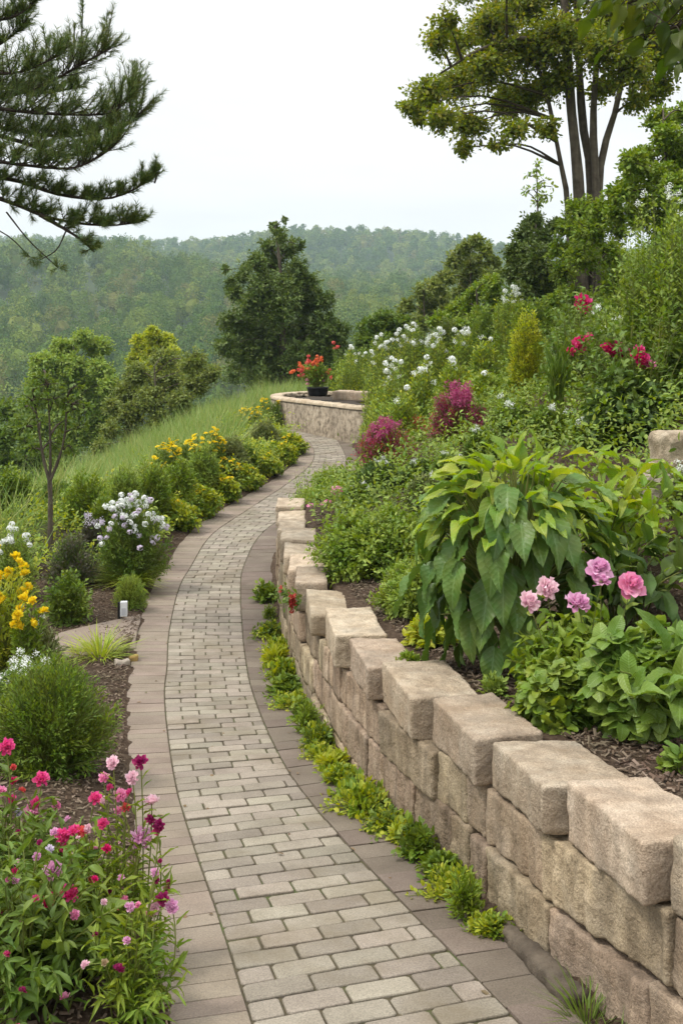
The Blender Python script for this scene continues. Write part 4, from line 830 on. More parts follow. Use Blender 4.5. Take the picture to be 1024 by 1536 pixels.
# ---------------------------------------------------------------- pine
def pine():
    rng = np.random.default_rng(31); Z0 = 10.0; b = A([-4.3, 10.4, float(gz(-4.3, 10.4))])
    root = empty('pine_tree', tuple(b), 0, 'large pine reaching dark needled branches in from the left edge', 'tree')
    gt = Geo(); limb(gt, [(0, 0, -.3), (.05, 0, 2), (.0, .1, 5), (.1, 0, 8.0)], .26, .09, 16, 10, 1, .3); gt.build('trunk', MAT['pine_bark'], root, smooth=True)
    br = [([(-170,-10),(-60,30),(0,30),(35,18),(62,-6)], 30, 0), ([(-170,80),(-40,80),(10,60),(40,30)], 30, .8), ([(-170,175),(-60,150),(10,145),(80,120),(130,92),(168,72)], 62, .2),
          ([(-170,190),(-40,165),(40,168),(110,172),(170,168),(205,135)], 54, -.3), ([(-170,205),(-40,198),(30,212),(90,232),(140,225),(190,188),(214,165)], 52, .3), ([(-170,230),(-40,240),(40,248),(110,252),(160,228),(185,205)], 44, -.5),
          ([(-170,255),(-40,262),(30,272),(90,292),(160,298),(205,282),(238,258)], 26, .1), ([(-170,270),(-40,288),(20,305),(70,325),(120,335),(170,338),(215,332)], 30, -.1), ([(60,322),(100,345),(125,362),(142,378)], 22, -.15), ([(-170,215),(-60,180),(20,195),(100,205),(150,195),(180,175)], 40, .7), ([(-170,130),(-60,110),(20,110),(75,90),(100,75)], 40, -.5),
          ([(-170,40),(-70,90),(0,130),(60,140),(120,130)], 36, .9)]
    gb, gn = Geo(), Geo()
    def tuft(P, D, ln, nn, L):
        # bottle-brush of needles along shoots P->P+D*ln
        M = len(P); t = rng.random((M, nn))**.8; p = P[:, None]+D[:, None]*(ln[:, None]*t)[..., None]
        rv = rng.normal(size=(M, nn, 3)); pr = norm(rv-(rv*D[:, None]).sum(-1, keepdims=True)*D[:, None]); d = norm(pr*.72+D[:, None]*.75)
        gn.leaves(T_NEED, p.reshape(-1, 3), d.reshape(-1, 3), norm(rng.normal(size=(M*nn, 3))), L*(.7+.5*rng.random(M*nn)), .0046)
    for pts, wpx, dz in br:
        P = [px(q, Z0+dz*(1-.3*i/len(pts)))-b for i, q in enumerate(pts)]
        if pts[0][0] < -100: P[0] = A([.05, 0, P[0][2]])
        c = limb(gb, P, .034 if wpx > 25 else .022, .006, 22, 6, wpx)
        seg = np.linalg.norm(np.diff(c, axis=0), axis=1).sum(); n = int(seg*(58 if wpx > 25 else 42)); wm = 1.25*wpx*Z0/F
        ti = rng.random(n)**.75; ti = np.where(rng.random(n) < .8, np.clip((np.floor(ti*7)+.5)/7+rng.normal(size=n)*.030, 0, 1), ti); f = .22+.78*ti; j = f*21; i0 = np.clip(j.astype(int), 0, 20); p = c[i0]+(c[i0+1]-c[i0])*(j-i0)[:, None]; tan = norm(c[i0+1]-c[i0])
        side = rng.normal(size=(n, 3))*A([.8, 1.3, .55])+Zv*.75; d = norm(tan*.55+side*.75); ln = wm*(.30+.62*rng.random(n))*(1.25-.45*f)
        mid = p+d*ln[:, None]*.5+Zv*(.05*ln)[:, None]; end = p+d*ln[:, None]+Zv*(.22*ln)[:, None]
        stems_of(gb, p, mid, end, .006, .003, 4, 3)
        dd = norm(end-mid); tuft(mid, dd, np.linalg.norm(end-mid, axis=1)*1.25, 58, .070); tuft(p+(mid-p)*.4, norm(mid-p), np.linalg.norm(mid-p, axis=1), 26, .075)
    for (x0, y0, x1, y1, dz) in ((122,85,125,-2,.2),(158,82,161,20,.2),(205,175,206,92,.3),(74,88,74,55,.2),(43,92,43,72,.2),(232,275,240,250,.1),(212,268,214,250,.1),(145,90,148,55,.3),(182,150,186,120,.3),(195,160,194,128,.1),(112,70,112,40,.2),(160,180,166,140,.3)):
        p0, p1 = px((x0, y0), Z0+dz)-b, px((x1, y1), Z0+dz)-b; c = limb(gb, [p0, (p0+p1)/2, p1], .009, .004, 6, 4); L_ = np.linalg.norm(p1-p0)
        nsub = max(2, int(L_/.055)); f = np.linspace(.1, .92, nsub); P = p0+(p1-p0)*f[:, None]; dd = norm(rng.normal(size=(nsub, 3))*A([.5, .5, .1])+Zv*.9)
        tuft(P, dd, np.full(nsub, .08)*(1.25-.7*f), 46, .062); tuft(A([p1-(p1-p0)*.3]), A([norm(p1-p0)]), A([L_*.3]), 70, .045)
    for q in ([(10,318),(45,362),(88,402)], [(-40,330),(10,352),(45,385)], [(100,345),(85,375),(60,390)]):
        c = limb(gb, [px(v, Z0)-b for v in q], .008, .004, 8, 4); e = c[-1]; n = 5; dd = norm(rng.normal(size=(n, 3))+A([0, 0, -.2])); tuft(np.repeat(e[None], n, 0), dd, np.full(n, .07), 40, .07)
    gb.build('branches', MAT['pine_bark'], root); gn.build('needles', MAT['pine'], root); print('pine needles', gn.n//3)
pine()
# broad-leaved branch hanging in at the top right corner, from a tree outside the picture
def hanging():
    rng = np.random.default_rng(41); b = A([3.1, 5.0, float(gz(3.1, 5.0))]); Z = 4.9
    root = empty('overhanging_tree', tuple(b), 0, 'large-leaved branch hanging into the top right corner over the garden', 'tree')
    g = Geo(); limb(g, [(0, 0, -.2), (.05, .05, 1.5), (-.05, 0, 3.4)], .11, .06, 10, 9); g.build('trunk', MAT['bark'], root, smooth=True)
    gb, gl = Geo(), Geo(); top = A([-.05, 0, 2.7])
    for i, q in enumerate(([(1250,-80),(1090,-40),(1000,-15),(940,5)], [(1250,-60),(1110,0),(1030,35),(975,50)], [(1250,-20),(1130,30),(1060,65),(1025,85)], [(1250,-130),(1080,-90),(980,-60),(915,-38)], [(1250,-60),(1120,0),(1060,40),(1015,40)])):
        P = [top]+[px(v, Z+.25*rng.normal())-b for v in q]; c = limb(gb, P, .03, .006, 18, 6)
        n = 60; f = .42+.60*rng.random(n); f = np.clip(f, 0, .999); j = f*17; i0 = j.astype(int); p = c[i0]+(c[i0+1]-c[i0])*(j-i0)[:, None]
        off = rng.normal(size=(n, 3))*A([.09, .14, .07]); q2 = p+off; stems_of(gb, p, (p+q2)/2+Zv*.03, q2, .004, .002, 4, 3)
        d = norm(off*1.5+A([-.25, -.05, -.75])+rng.normal(size=(n, 3))*.35); nr = norm(rng.normal(size=(n, 3))*.5+A([-.1, -.6, .6])); L = .095+.05*rng.random(n)
        for ti in range(3): gl.leaves(BIG[ti], q2[ti::3], d[ti::3], nr[ti::3], L[ti::3], L[ti::3]*.62)
    gb.build('branches', MAT['twig'], root); gl.build('leaves', MAT['hang'], root, smooth=True)
hanging()
# ---------------------------------------------------------------- plants of the beds
def S(name, label, cat, x0, x1, ytop, Z, mat, seed, dz=0.0, hmin=.12, wk=1.0, **k):
    """a plant whose outline spans photo columns x0..x1 and reaches row ytop, rooted in the ground at depth Z"""
    b = gnd((x0+x1)/2, Z); h = max(hmin, CZ-(ytop-HY)/F*Z-b[2]); w = (x1-x0)*Z/F*wk
    return shrub(name, label, cat, b, w, h, mat, seed, **k)
FINE = dict(L=.026, ar=.42, tmpl=T_DIA)
# left side, near to far
S('feathery_bush', 'dense fine-leaved green bush beside the left path edge behind the pink flowers', 'bush', -30, 182, 985, 6.0, 'mid', 101, mix=['fresh'], n=620, k=26, L=.034, ar=.34, tmpl=T_DIA, lump=.15, spread=.7, along=.7)
S('white_flower_plant', 'low green plant with tiny white flowers between yellow flowers and fine-leaved bush', 'plant', -20, 105, 985, 7.3, 'mid', 102, n=240, k=16, L=.04, ar=.4, flowers=[('spray', 'white_petal', 22, .075)])
S('weedy_plant', 'grey-green weedy plant beneath the yellow flowers at the left edge', 'plant', 20, 100, 930, 8.4, 'grey', 103, n=150, k=14, L=.05, ar=.35, flowers=[('spray', 'white_petal', 4, .06)])
S('yellow_flower_plant', 'tall plant crowded with bright yellow blooms at the left edge', 'flowering plant', -60, 50, 838, 8.3, 'lime', 104, n=120, k=12, L=.07, ar=.42, prof='vase', flowers=[('pompom', 'yellow', 34, .075)])
S('yellow_flower_plant', 'shorter yellow-flowered plant just right of the tall yellow one', 'flowering plant', 18, 66, 892, 8.0, 'fresh', 105, n=70, k=12, L=.06, ar=.42, prof='vase', flowers=[('pompom', 'yellow', 11, .075)])
S('low_shrub', 'low mid-green shrub on mulch between sapling and flagstone', 'shrub', 62, 140, 858, 10.5, 'mid', 106, mix=['fresh'], n=150, k=14, L=.055, ar=.5, lump=.35)
S('round_tuft', 'small rounded soft green plant on mulch behind the path light', 'plant', 168, 224, 862, 11.2, 'sage', 107, n=210, k=14, L=.045, ar=.22, tmpl=T_DIA, up=.5)
wp = S('white_phlox', 'rounded bush topped with white and lilac blooms near the left path edge', 'flowering bush', 142, 254, 752, 12.1, 'mid', 108, n=330, k=16, L=.075, ar=.26, tmpl=T_DIA, zlo=.1, inner=.6, flowers=[('cluster', 'white_petal', 52, .085), ('cluster', 'lilac', 34, .08)])
g = Geo(); r8 = np.random.default_rng(8); m = 420; az = r8.random(m)*6.283; p = np.stack([np.cos(az)*.16*r8.random(m), np.sin(az)*.16*r8.random(m)-.1, r8.random(m)*.1], -1)
d = norm(np.stack([np.cos(az), np.sin(az), .35+.8*r8.random(m)], -1)); g.leaves(T_BLADE, p, d, norm(Zv+d*-.3), .28+.2*r8.random(m), .014); g.build('blades', MAT['blade'], wp)
S('dusty_shrub', 'muted brownish low shrub spreading at the foot of the sapling', 'shrub', 66, 152, 800, 11.9, 'dusty', 109, mix=['deep'], n=260, k=14, L=.045, ar=.4, tmpl=T_DIA, lump=.3)
S('dusty_shrub', 'pinkish-brown twiggy shrub between the sapling and white phlox bush', 'shrub', 112, 165, 778, 13.2, 'dusty', 110, n=170, k=12, L=.05, ar=.4, tmpl=T_DIA, lump=.3, flowers=[('spray', 'lilac', 6, .12)])
S('small_white_bush', 'pale bush of small white flowers at the left edge above the yellow blooms', 'flowering bush', -15, 64, 795, 11.3, 'sage', 111, n=230, k=13, L=.05, ar=.4, tmpl=T_DIA, flowers=[('cluster', 'white_petal', 22, .075)])
S('green_bush', 'leafy green bush at the left edge below the distant bushes', 'bush', -30, 62, 700, 14.8, 'fresh', 112, mix=['mid'], n=300, k=14, L=.075, ar=.45)
S('green_bush', 'mid-green bush just behind the thin trunk of the sapling', 'bush', 36, 128, 722, 15.6, 'mid', 113, n=280, k=14, L=.07, ar=.45)
fill = [(85,170,708,14.3,'fresh','soft green bush directly behind the white phlox bush'), (150,225,700,14.7,'sage','pale green feathery bush right of the bush behind white phlox'), (196,262,690,15.0,'fresh','bright green bush halfway up the left bed, tallest near the hedge'),
        (232,300,688,15.9,'fresh','loose green bush left of the yellow-flowered hedge middle'), (130,190,745,13.5,'fresh','low green bush immediately above the white phlox flowers'), (275,335,668,17.2,'sage','grey-green bush below the upper yellow flowers'), (318,378,655,18.6,'grey','greyish rounded bush right of the upper yellow flowers'),
        (372,425,632,21.8,'grey','small grey-green bush near the far bend of the path'), (345,392,668,19.2,'mid','dark green bush behind the middle of the yellow hedge')]
for i, (x0, x1, yt, Z, m_, lb_) in enumerate(fill):
    S('bed_bush', lb_, 'bush', x0, x1, yt, Z, m_, 120+i, n=260, k=14, L=.07, ar=.38, tmpl=T_DIA, lump=.28, group='green bushes of the left bed', stem=.005)
hedge = [(222,292,752,15.2), (262,322,730,16.2), (300,352,712,17.3), (332,386,698,18.3), (364,414,682,19.5), (392,440,664,20.8), (410,452,652,22.0)]
ORD = ['nearest', 'second', 'third', 'fourth', 'fifth', 'sixth', 'seventh', 'eighth', 'ninth', 'tenth', 'eleventh', 'twelfth', 'thirteenth', 'fourteenth', 'fifteenth', 'sixteenth', 'seventeenth', 'eighteenth']
for i, (x0, x1, yt, Z) in enumerate(hedge):
    lb_ = 'yellow-green low hedge plant by the left path edge, ' + ('nearest to the white phlox bush' if i == 0 else 'farthest, at the path bend' if i == 6 else f'{ORD[i]} from the white phlox bush')
    S('hedge_plant', lb_, 'hedge plant', x0-2, x1+10, yt, Z, 'lime', 140+i, mix=['fresh'], n=420, k=14, L=.075, ar=.5, lump=.25, group='low hedge along the left edge of the path', flowers=[('daisy', 'yellow', [8, 12, 14, 10, 10, 8, 9][i], .08)])
yel = [(222,272,668,16.4,'yellow daisy clump farthest left, beside a dried flower stalk',11), (282,342,648,18.2,'yellow daisy clump with most flowers, middle of the left bed',30), (240,290,660,17.6,'small yellow daisy clump between the left and fullest clumps',9), (352,394,612,24.4,'yellow daisy clump high on the bank near the planter',16), (385,428,600,26.0,'green clump with few yellow daisies closest to the far planter',7), (318,360,690,18.0,'yellow daisy clump nestled against the hedge middle',9)]
for i, (x0, x1, yt, Z, lb_, nf) in enumerate(yel):
    S('yellow_daisy', lb_, 'flowering plant', x0, x1, yt, Z, 'mid', 160+i, n=170, k=13, L=.075, ar=.4, prof='vase', group='yellow daisies of the left bed', flowers=[('daisy', 'yellow', int(nf*2.2), .09)])
def blade_tuft(name, label, loc, w, h, n, mat, seed, group=None, wid=.008, cat='grass tuft'):
    rng = np.random.default_rng(seed); az = rng.random(n)*6.283; r = rng.random(n)**.6
    p = np.stack([np.cos(az)*r*w*.2, np.sin(az)*r*w*.2, np.zeros(n)], -1); d = norm(np.stack([np.cos(az)*r*w/h*.9, np.sin(az)*r*w/h*.9, .7+rng.random(n)*.5], -1)+rng.normal(size=(n, 3))*.12)
    root = empty(name, (loc[0], loc[1], loc[2]-.015), 0, label, cat, group); g = Geo(); L = h*(.65+.6*rng.random(n)); g.leaves(T_BLADE, p, d, norm(Zv-d*.2+rng.normal(size=(n, 3))*.1), L, wid)
    g.build('blades', MAT[mat], root); return root
blade_tuft('grass_tuft', 'bright yellow-green spiky tuft on the mulch in front of the flagstone', hit(150, 985), .55, .30, 190, 'blade', 171, wid=.011)
blade_tuft('grass_tuft', 'small paler tuft just left of the bright spiky tuft', hit(118, 985), .3, .16, 70, 'blade', 172)
# bottom left: pink and white flowers on leafy stems
def flower_stand(name, label, base, blooms, mat, seed, nbase=40, leafL=.12, cat='flowering plant', group=None, w=.35, h=.45, lowleaf=None, ar=.3, stemr=.0035, kleaf=9, tm=None, extra=0):
    rng = np.random.default_rng(seed); b = A(base); root = empty(name, tuple(b), 0, label, cat, group)
    tips = A([px((x, y), Z) for x, y, Z, *_ in blooms])-b
    P0 = np.stack([tips[:, 0]*.45+rng.normal(size=len(tips))*.03, tips[:, 1]*.45+rng.normal(size=len(tips))*.03, np.zeros(len(tips))], -1)
    P0[:, 2] = gz(P0[:, 0]+b[0], P0[:, 1]+b[1])-b[2]; P1 = (P0+tips)/2+rng.normal(size=tips.shape)*.03+Zv*.06
    X0, X1, X2 = shrub_sprigs(rng, w*2, w*2, h, nbase, 'dome', .1, .25, .4)
    X0[:, 2] = gz(X0[:, 0]+b[0], X0[:, 1]+b[1])-b[2]; X2[:, 2] += X0[:, 2]*.6; X1[:, 2] += X0[:, 2]*.7
    g = Geo(); stems_of(g, P0, P1, tips, stemr, stemr*.6, 7, 5); stems_of(g, X0, X1, X2, stemr, stemr*.4, 5, 4); g.build('stems', MAT['stem'], root, smooth=True)
    p1, d1, n1, _ = sprig_leaves(rng, P0, P1, tips, kleaf, .12, .8, .15, .8, .5, .004); p2, d2, n2, t2 = sprig_leaves(rng, X0, X1, X2, 10, .2, .8, .1, .8, .5, .004)
    p, d, nr = np.concatenate([p1, p2]), np.concatenate([d1, d2]), np.concatenate([n1, n2]); keep = p[:, 2] < np.concatenate([np.repeat(tips[:, 2]-.045, kleaf), np.full(len(p2), 9)])
    p, d, nr = p[keep], d[keep], nr[keep]; LL = leafL*(.5+.6*rng.random(len(p))); g = Geo()
    for i in range(3): g.leaves((tm or MED)[i], p[i::3], d[i::3], nr[i::3], LL[i::3], LL[i::3]*ar)
    g.build('foliage', MAT[mat], root, smooth=True)
    if lowleaf:
        g = Geo(); n, L = lowleaf; az = rng.random(n)*6.283; r = rng.random(n)*w*.8; p = np.stack([np.cos(az)*r, np.sin(az)*r, np.zeros(n)], -1); p[:, 2] = gz(p[:, 0]+b[0], p[:, 1]+b[1])-b[2]+.04+.22*rng.random(n)
        d = norm(np.stack([np.cos(az), np.sin(az), .5+.6*rng.random(n)], -1)); LL = L*(.7+.5*rng.random(n))
        for i in range(3): g.leaves(BIG[i], p[i::3], d[i::3], norm(Zv+rng.normal(size=(n, 3))[i::3]*.3), LL[i::3], LL[i::3]*.38)
        g.build('broad_leaves', MAT['broad'], root, smooth=True)
    for (x, y, Z, sz, kind, fm), tp in zip(blooms, tips):
        tl = norm(A([0, -.55, .75])+rng.normal(size=3)*.28); q = Vector(tl).to_track_quat('Z', 'Y').to_euler()
        o = link('flower', bloom_mesh(kind, fm, int(rng.integers(0, 3))), root, tuple(tp), q, sz*Z/F*.98)
    for i in rng.permutation(nbase)[:extra]: bloom(root, 'pompom', ['hot', 'pink', 'orchid', 'blush', 'magenta', 'crimson'][int(rng.integers(0, 6))], X2[i]+Zv*.012, .018+.018*rng.random(), rng, .5)
    return root
def bl(rows, Zf): return [(x/2, 1024+y/2, Zf(x/2, 1024+y/2), s/2, k, m_) for x, y, s, k, m_ in rows]
zf = lambda x, y: float(np.clip(3.95-(y-1140)/330*.75, 3.0, 4.2))
P_ = 'pompom'
flower_stand('pink_flower_plant', 'tall leafy plant with hot pink blooms nearest the lower left corner', gnd(40, 3.5), bl([(150,648,46,P_,'crimson'),(205,640,62,P_,'hot'),(225,698,30,P_,'pink'),(160,565,58,P_,'orchid'),(22,590,30,P_,'pink'),(48,592,26,P_,'orchid'),(45,565,18,P_,'crimson'),(257,848,28,P_,'blush'),(315,842,24,P_,'tan'),(312,660,22,P_,'blush'),(150,500,26,P_,'lilac'),(120,480,18,P_,'magenta'),(60,720,20,P_,'pink'),(10,680,26,P_,'hot')], zf), 'mid', 181, 130, .085, group='pink flowers in the near left bed', extra=16, w=.36, h=.46, lowleaf=(34, .15))
flower_stand('pink_flower_plant', 'pink flowered plant at the left edge below the fine-leaved bush', gnd(30, 4.1), bl([(20,195,50,P_,'hot'),(5,328,32,P_,'pink'),(66,325,24,P_,'coral'),(98,382,46,P_,'pink'),(110,360,32,P_,'hot'),(125,292,48,P_,'hot'),(38,350,26,P_,'hot'),(57,390,24,P_,'lilac'),(40,255,20,P_,'coral'),(42,296,26,P_,'crimson')], lambda x, y: 4.15), 'mid', 182, 90, .075, group='pink flowers in the near left bed', extra=13, w=.33, h=.34)
flower_stand('pink_flower_plant', 'plant with a dense bank of hot pink blooms in the middle of the near bed', gnd(115, 3.75), bl([(185,462,46,P_,'hot'),(222,452,50,P_,'hot'),(250,448,36,P_,'coral'),(196,500,38,P_,'hot'),(310,425,36,P_,'hot'),(320,500,28,P_,'crimson'),(285,350,42,P_,'hot'),(265,438,30,P_,'blush'),(330,626,20,P_,'magenta'),(275,590,18,P_,'coral'),(165,452,30,P_,'orchid')], lambda x, y: 3.72), 'fresh', 183, 80, .07, group='pink flowers in the near left bed', extra=12, w=.30, h=.36)
flower_stand('pink_flower_plant', 'tall pink and white flowered stems leaning over the left edge slabs', gnd(185, 3.72), bl([(340,243,42,P_,'blush'),(423,240,46,P_,'magenta'),(398,287,42,P_,'blush'),(312,287,34,P_,'pink'),(455,363,50,P_,'blush'),(362,340,40,P_,'pink'),(378,376,30,P_,'coral'),(355,385,26,P_,'pink'),(308,356,30,P_,'blush'),(450,412,30,P_,'magenta'),(478,428,38,P_,'magenta'),(470,445,26,P_,'hot'),(425,468,64,P_,'orchid'),(390,330,26,P_,'hot'),(330,315,22,P_,'hot')], lambda x, y: 3.82), 'fresh', 184, 60, .07, group='pink flowers in the near left bed', extra=8, w=.20, h=.34, ar=.16, kleaf=14)
flower_stand('pink_flower_plant', 'low dark and pale pink blooms spilling onto the edge slabs near the strip', gnd(195, 3.35), bl([(415,668,20,P_,'pink'),(465,675,44,P_,'blush'),(517,672,42,P_,'orchid'),(490,650,42,P_,'magenta'),(470,595,20,P_,'magenta'),(465,570,26,P_,'orchid'),(480,535,14,P_,'magenta'),(408,760,24,P_,'tan'),(450,690,26,P_,'pink')], lambda x, y: 3.42), 'fresh', 185, 55, .07, group='pink flowers in the near left bed', extra=6, w=.17, h=.30, ar=.2, kleaf=12)
# meadow grass on the bank, and low cover over the beds
def meadow():
    rng = np.random.default_rng(61); n = 150000; Y = 12.5+rng.random(n)**1.0*24; X = -12+rng.random(n)*13.5
    xl = np.where(Y < 24, XL(Y), -1.25); dl = xl-X; dens = smooth(dl+.5*vnoise(np.stack([X, Y, Y*0], -1)*.8, 4), np.interp(Y, [13, 18, 23, 30], [1.7, 1.3, .8, .6]), np.interp(Y, [13, 18, 23, 30], [2.7, 2.1, 1.5, 1.2]))*(1-smooth(dl, 7, 10)); far = smooth(Y, 28.2, 29.0)*(X < .5)
    away = XL(Y)-X > .25
    keep = ((rng.random(n) < np.maximum(dens, far)) & (away | (Y > 29.6))); X, Y = X[keep], Y[keep]; n = len(X)
    clump = .55+.45*fbm(np.stack([X*1.1, Y*1.1, Y*0], -1), 7, 2); h = (.34+.46*rng.random(n)**1.6)*(.75+.6*np.clip(clump, 0, 1.2))
    p = np.stack([X, Y, gz(X, Y)-.02], -1); d = norm(np.stack([rng.normal(size=n)*.38+.2, rng.normal(size=n)*.38, np.ones(n)], -1)); g = Geo()
    g.leaves(T_BLADE, p, d, norm(rng.normal(size=(n, 3))+A([0, -.6, .4])), h*1.15, .013)
    tag(g.build('meadow_grass', MAT['meadow']), kind='stuff'); print('grass', n)
meadow()
def cover(name, n, f, mats, seed, h, L, ar):
    rng = np.random.default_rng(seed); XY = f(rng, n); n = len(XY); z = gz(XY[:, 0], XY[:, 1]); P0 = np.concatenate([XY, z[:, None]], 1); hh = h*(.4+.8*rng.random(n))*(.6+.7*np.clip(.5+fbm(np.stack([XY[:, 0]*1.3, XY[:, 1]*1.3, z*0], -1), seed, 2), 0, 1.3))
    P2 = P0+np.stack([rng.normal(size=n)*hh*.5, rng.normal(size=n)*hh*.5, hh], -1); P1 = (P0+P2)/2+Zv*(hh*.2)[:, None]
    p, d, nr, t = sprig_leaves(rng, P0, P1, P2, 9, .25, .85, .1, .9, .4, .02); LL = L*(.6+.7*rng.random(len(p))); root = tag(empty(name, (0, 0, 0)), kind='stuff'); q = (np.arange(len(p))//9) % len(mats)
    for i, m_ in enumerate(mats):
        g = Geo(); s_ = q == i; g.leaves(T_OVAL if L > .05 else T_DIA, p[s_], d[s_], nr[s_], LL[s_], LL[s_]*ar); g.build('leaves', MAT[m_], root)
def cov_left(rng, n):
    Y = 12.2+rng.random(n)*15; X = XL(Y)-.18-rng.random(n)**1.3*3.2; k = (rng.random(n) < .9); return np.stack([X, Y], -1)[k]
def cov_right(rng, n):
    Y = 6.0+rng.random(n)**.95*33; dr = .5+rng.random(n)*8.5; X = x_ref(Y)+dr; k = (rng.random(n) < smooth(Y-7.6+dr*1.5, .6, 2.4)) & ~((Y > 22.4) & (Y < 28.3) & (X < 1.9)); return np.stack([X, Y], -1)[k]
def cov_bend(rng, n):
    Y = 13.2+rng.random(n)*12.2; X = XR(Y)+.06+rng.random(n)*.55; k = (Y > 14) | (X > XR(Y)+.3); return np.stack([X, Y], -1)[k]
cover('ground_cover', 5200, cov_left, ['fresh', 'lime', 'sage'], 71, .34, .06, .5)
cover('ground_cover', 27000, cov_right, ['fresh', 'sage', 'fresh', 'mid'], 72, .40, .052, .5)
cover('ground_cover', 1500, cov_bend, ['mid', 'fresh'], 73, .16, .04, .5)
def cov_out(rng, n):                                     # the same planting carries on to either side of the view
    Y = 1.0+rng.random(n)*11; L_ = rng.random(n) < .5; X = np.where(L_, np.minimum(-.335*Y, XL(Y)-.5)-.25-rng.random(n)*3.5, np.maximum(.335*Y, x_ref(Y)+.6)+.25+rng.random(n)*4.5)
    k = (np.abs(X) < 8) & (fbm(np.stack([X, Y, Y*0], -1)*.7, 91, 2) > -.25); return np.stack([X, Y], -1)[k]
cover('ground_cover', 5200, cov_out, ['mid', 'fresh', 'sage'], 74, .30, .06, .5)
# ---------------------------------------------------------------- right bank
S('clover_bush', 'broad bright green low bush spilling towards the wall top, left of the big-leaved plant', 'bush', 462, 668, 762, 8.9, 'fresh', 201, n=900, k=20, L=.042, ar=.62, tmpl=T_OVAL, lump=.22, spread=.9, d=1.3)
S('clover_bush', 'smaller light green bush below the broad bright one, above the capping stones', 'bush', 562, 690, 842, 7.2, 'fresh', 202, mix=['sage'], n=520, k=18, L=.036, ar=.55, lump=.25, d=.7)
def big_leaf_plant():
    rng = np.random.default_rng(211); Z = 5.75; b = gnd(770, Z); s = Z/F
    root = empty('big_leaved_plant', tuple(b-A([0, 0, .02])), 0, 'big plant with drooping dark green leaves under a yellow-green crown, behind the wall', 'plant')
    top = CZ-(662-HY)/F*Z-b[2]; gs, gg, gd = Geo(), Geo(), Geo()
    # drooping green leaves in tiers round the dome
    n = 120; f = (np.arange(n)+.5)/n; az = np.arange(n)*2.39996+rng.normal(size=n)*.3; hz = top*(.16+.70*(1-f)**.8); r = .10+.30*np.sin(np.pi*np.clip(.18+.62*f, 0, 1))+.05*rng.normal(size=n)
    p = np.stack([np.cos(az)*r, np.sin(az)*r*.8, hz], -1); dn = np.interp(f, [0, .25, .6, 1], [-.35, -1.0, -1.7, -2.2])+rng.normal(size=n)*.25
    d = norm(np.stack([np.cos(az), np.sin(az), dn], -1)); nr = norm(np.stack([np.cos(az), np.sin(az), .75+0*az], -1)+rng.normal(size=(n, 3))*.18); L = .235+.10*rng.random(n)
    for i in range(3): gd.leaves(BIG[i], p[i::3], d[i::3], nr[i::3], L[i::3], L[i::3]*.56)
    P0 = np.stack([p[:, 0]*.15, p[:, 1]*.15, hz*.5], -1); stems_of(gs, P0, (P0+p)/2+Zv*.12, p, .006, .0035, 6, 5)
    # yellow-green young leaves on the crown
    n = 120; az = np.arange(n)*2.39996; f = (np.arange(n)+.5)/n; r = .42*np.sqrt(f); hz = top*(.96-.26*f)+.03*rng.normal(size=n)
    p = np.stack([np.cos(az)*r-.02, np.sin(az)*r*.8, hz-.05], -1); d = norm(np.stack([np.cos(az)*(.3+f), np.sin(az)*(.3+f), .38-.6*f+rng.normal(size=n)*.25], -1)+rng.normal(size=(n, 3))*.15); nr = norm(Zv+np.stack([np.cos(az), np.sin(az), 0*az], -1)*.3*f[:, None]+rng.normal(size=(n, 3))*.25); L = .12+.09*rng.random(n)
    for i in range(3): gg.leaves(BIG[i], p[i::3], d[i::3], nr[i::3], L[i::3], L[i::3]*.48)
    P0 = np.stack([p[:, 0]*.2, p[:, 1]*.2, hz*.45], -1); stems_of(gs, P0, (P0+p)/2+Zv*.05, p, .007, .003, 6, 5)
    # two golden leaves low on the left
    p = A([px((668, 755), Z-.1), px((664, 782), Z-.12), px((690, 700), Z)])-b; d = norm(A([[-.8, -.2, -.1], [-.6, -.3, -.5], [-.8, -.1, .1]])); gg.leaves(BIG[1], p, d, norm(A([[0, -.5, .9], [0, -.7, .7], [0, -.4, .9]])), .16, .085)
    P0 = p*A([.3, .3, .7]); stems_of(gs, P0, (P0+p)/2, p, .005, .003, 5, 5)
    gs.build('stems', MAT['stem'], root, smooth=True); gd.build('lower_leaves', MAT['big_green'], root, smooth=True); gg.build('young_leaves', MAT['big_gold'], root, smooth=True)
big_leaf_plant()
def arching_plant(name, label, base, stems, mat, seed, L, ar, nl, group=None, tm=BIG, cat='plant', up=.1, r=.008):
    rng = np.random.default_rng(seed); b = A(base); root = empty(name, tuple(b-A([0, 0, .02])), 0, label, cat, group)
    P0 = A([[rng.normal()*.05, rng.normal()*.05, 0] for _ in stems]); P2 = A([px((x, y), Z) for x, y, Z in stems])-b; P1 = P0*.5+P2*.5+Zv*(.3*np.abs(P2[:, 2:3]))*1.0; P1[:, :2] = P0[:, :2]+(P2-P0)[:, :2]*.3
    g = Geo(); stems_of(g, P0, P1, P2, r, r*.4, 8, 5); g.build('stems', MAT['stem'], root, smooth=True)
    p, d, nr, t = sprig_leaves(rng, P0, P1, P2, nl, .3, .8, up, 1.0, .55, .01); LL = L*(.6+.6*rng.random(len(p))); g = Geo()
    for i in range(3): g.leaves(tm[i], p[i::3], d[i::3], nr[i::3], LL[i::3], LL[i::3]*ar)
    g.build('foliage', MAT[mat], root, smooth=True); return root
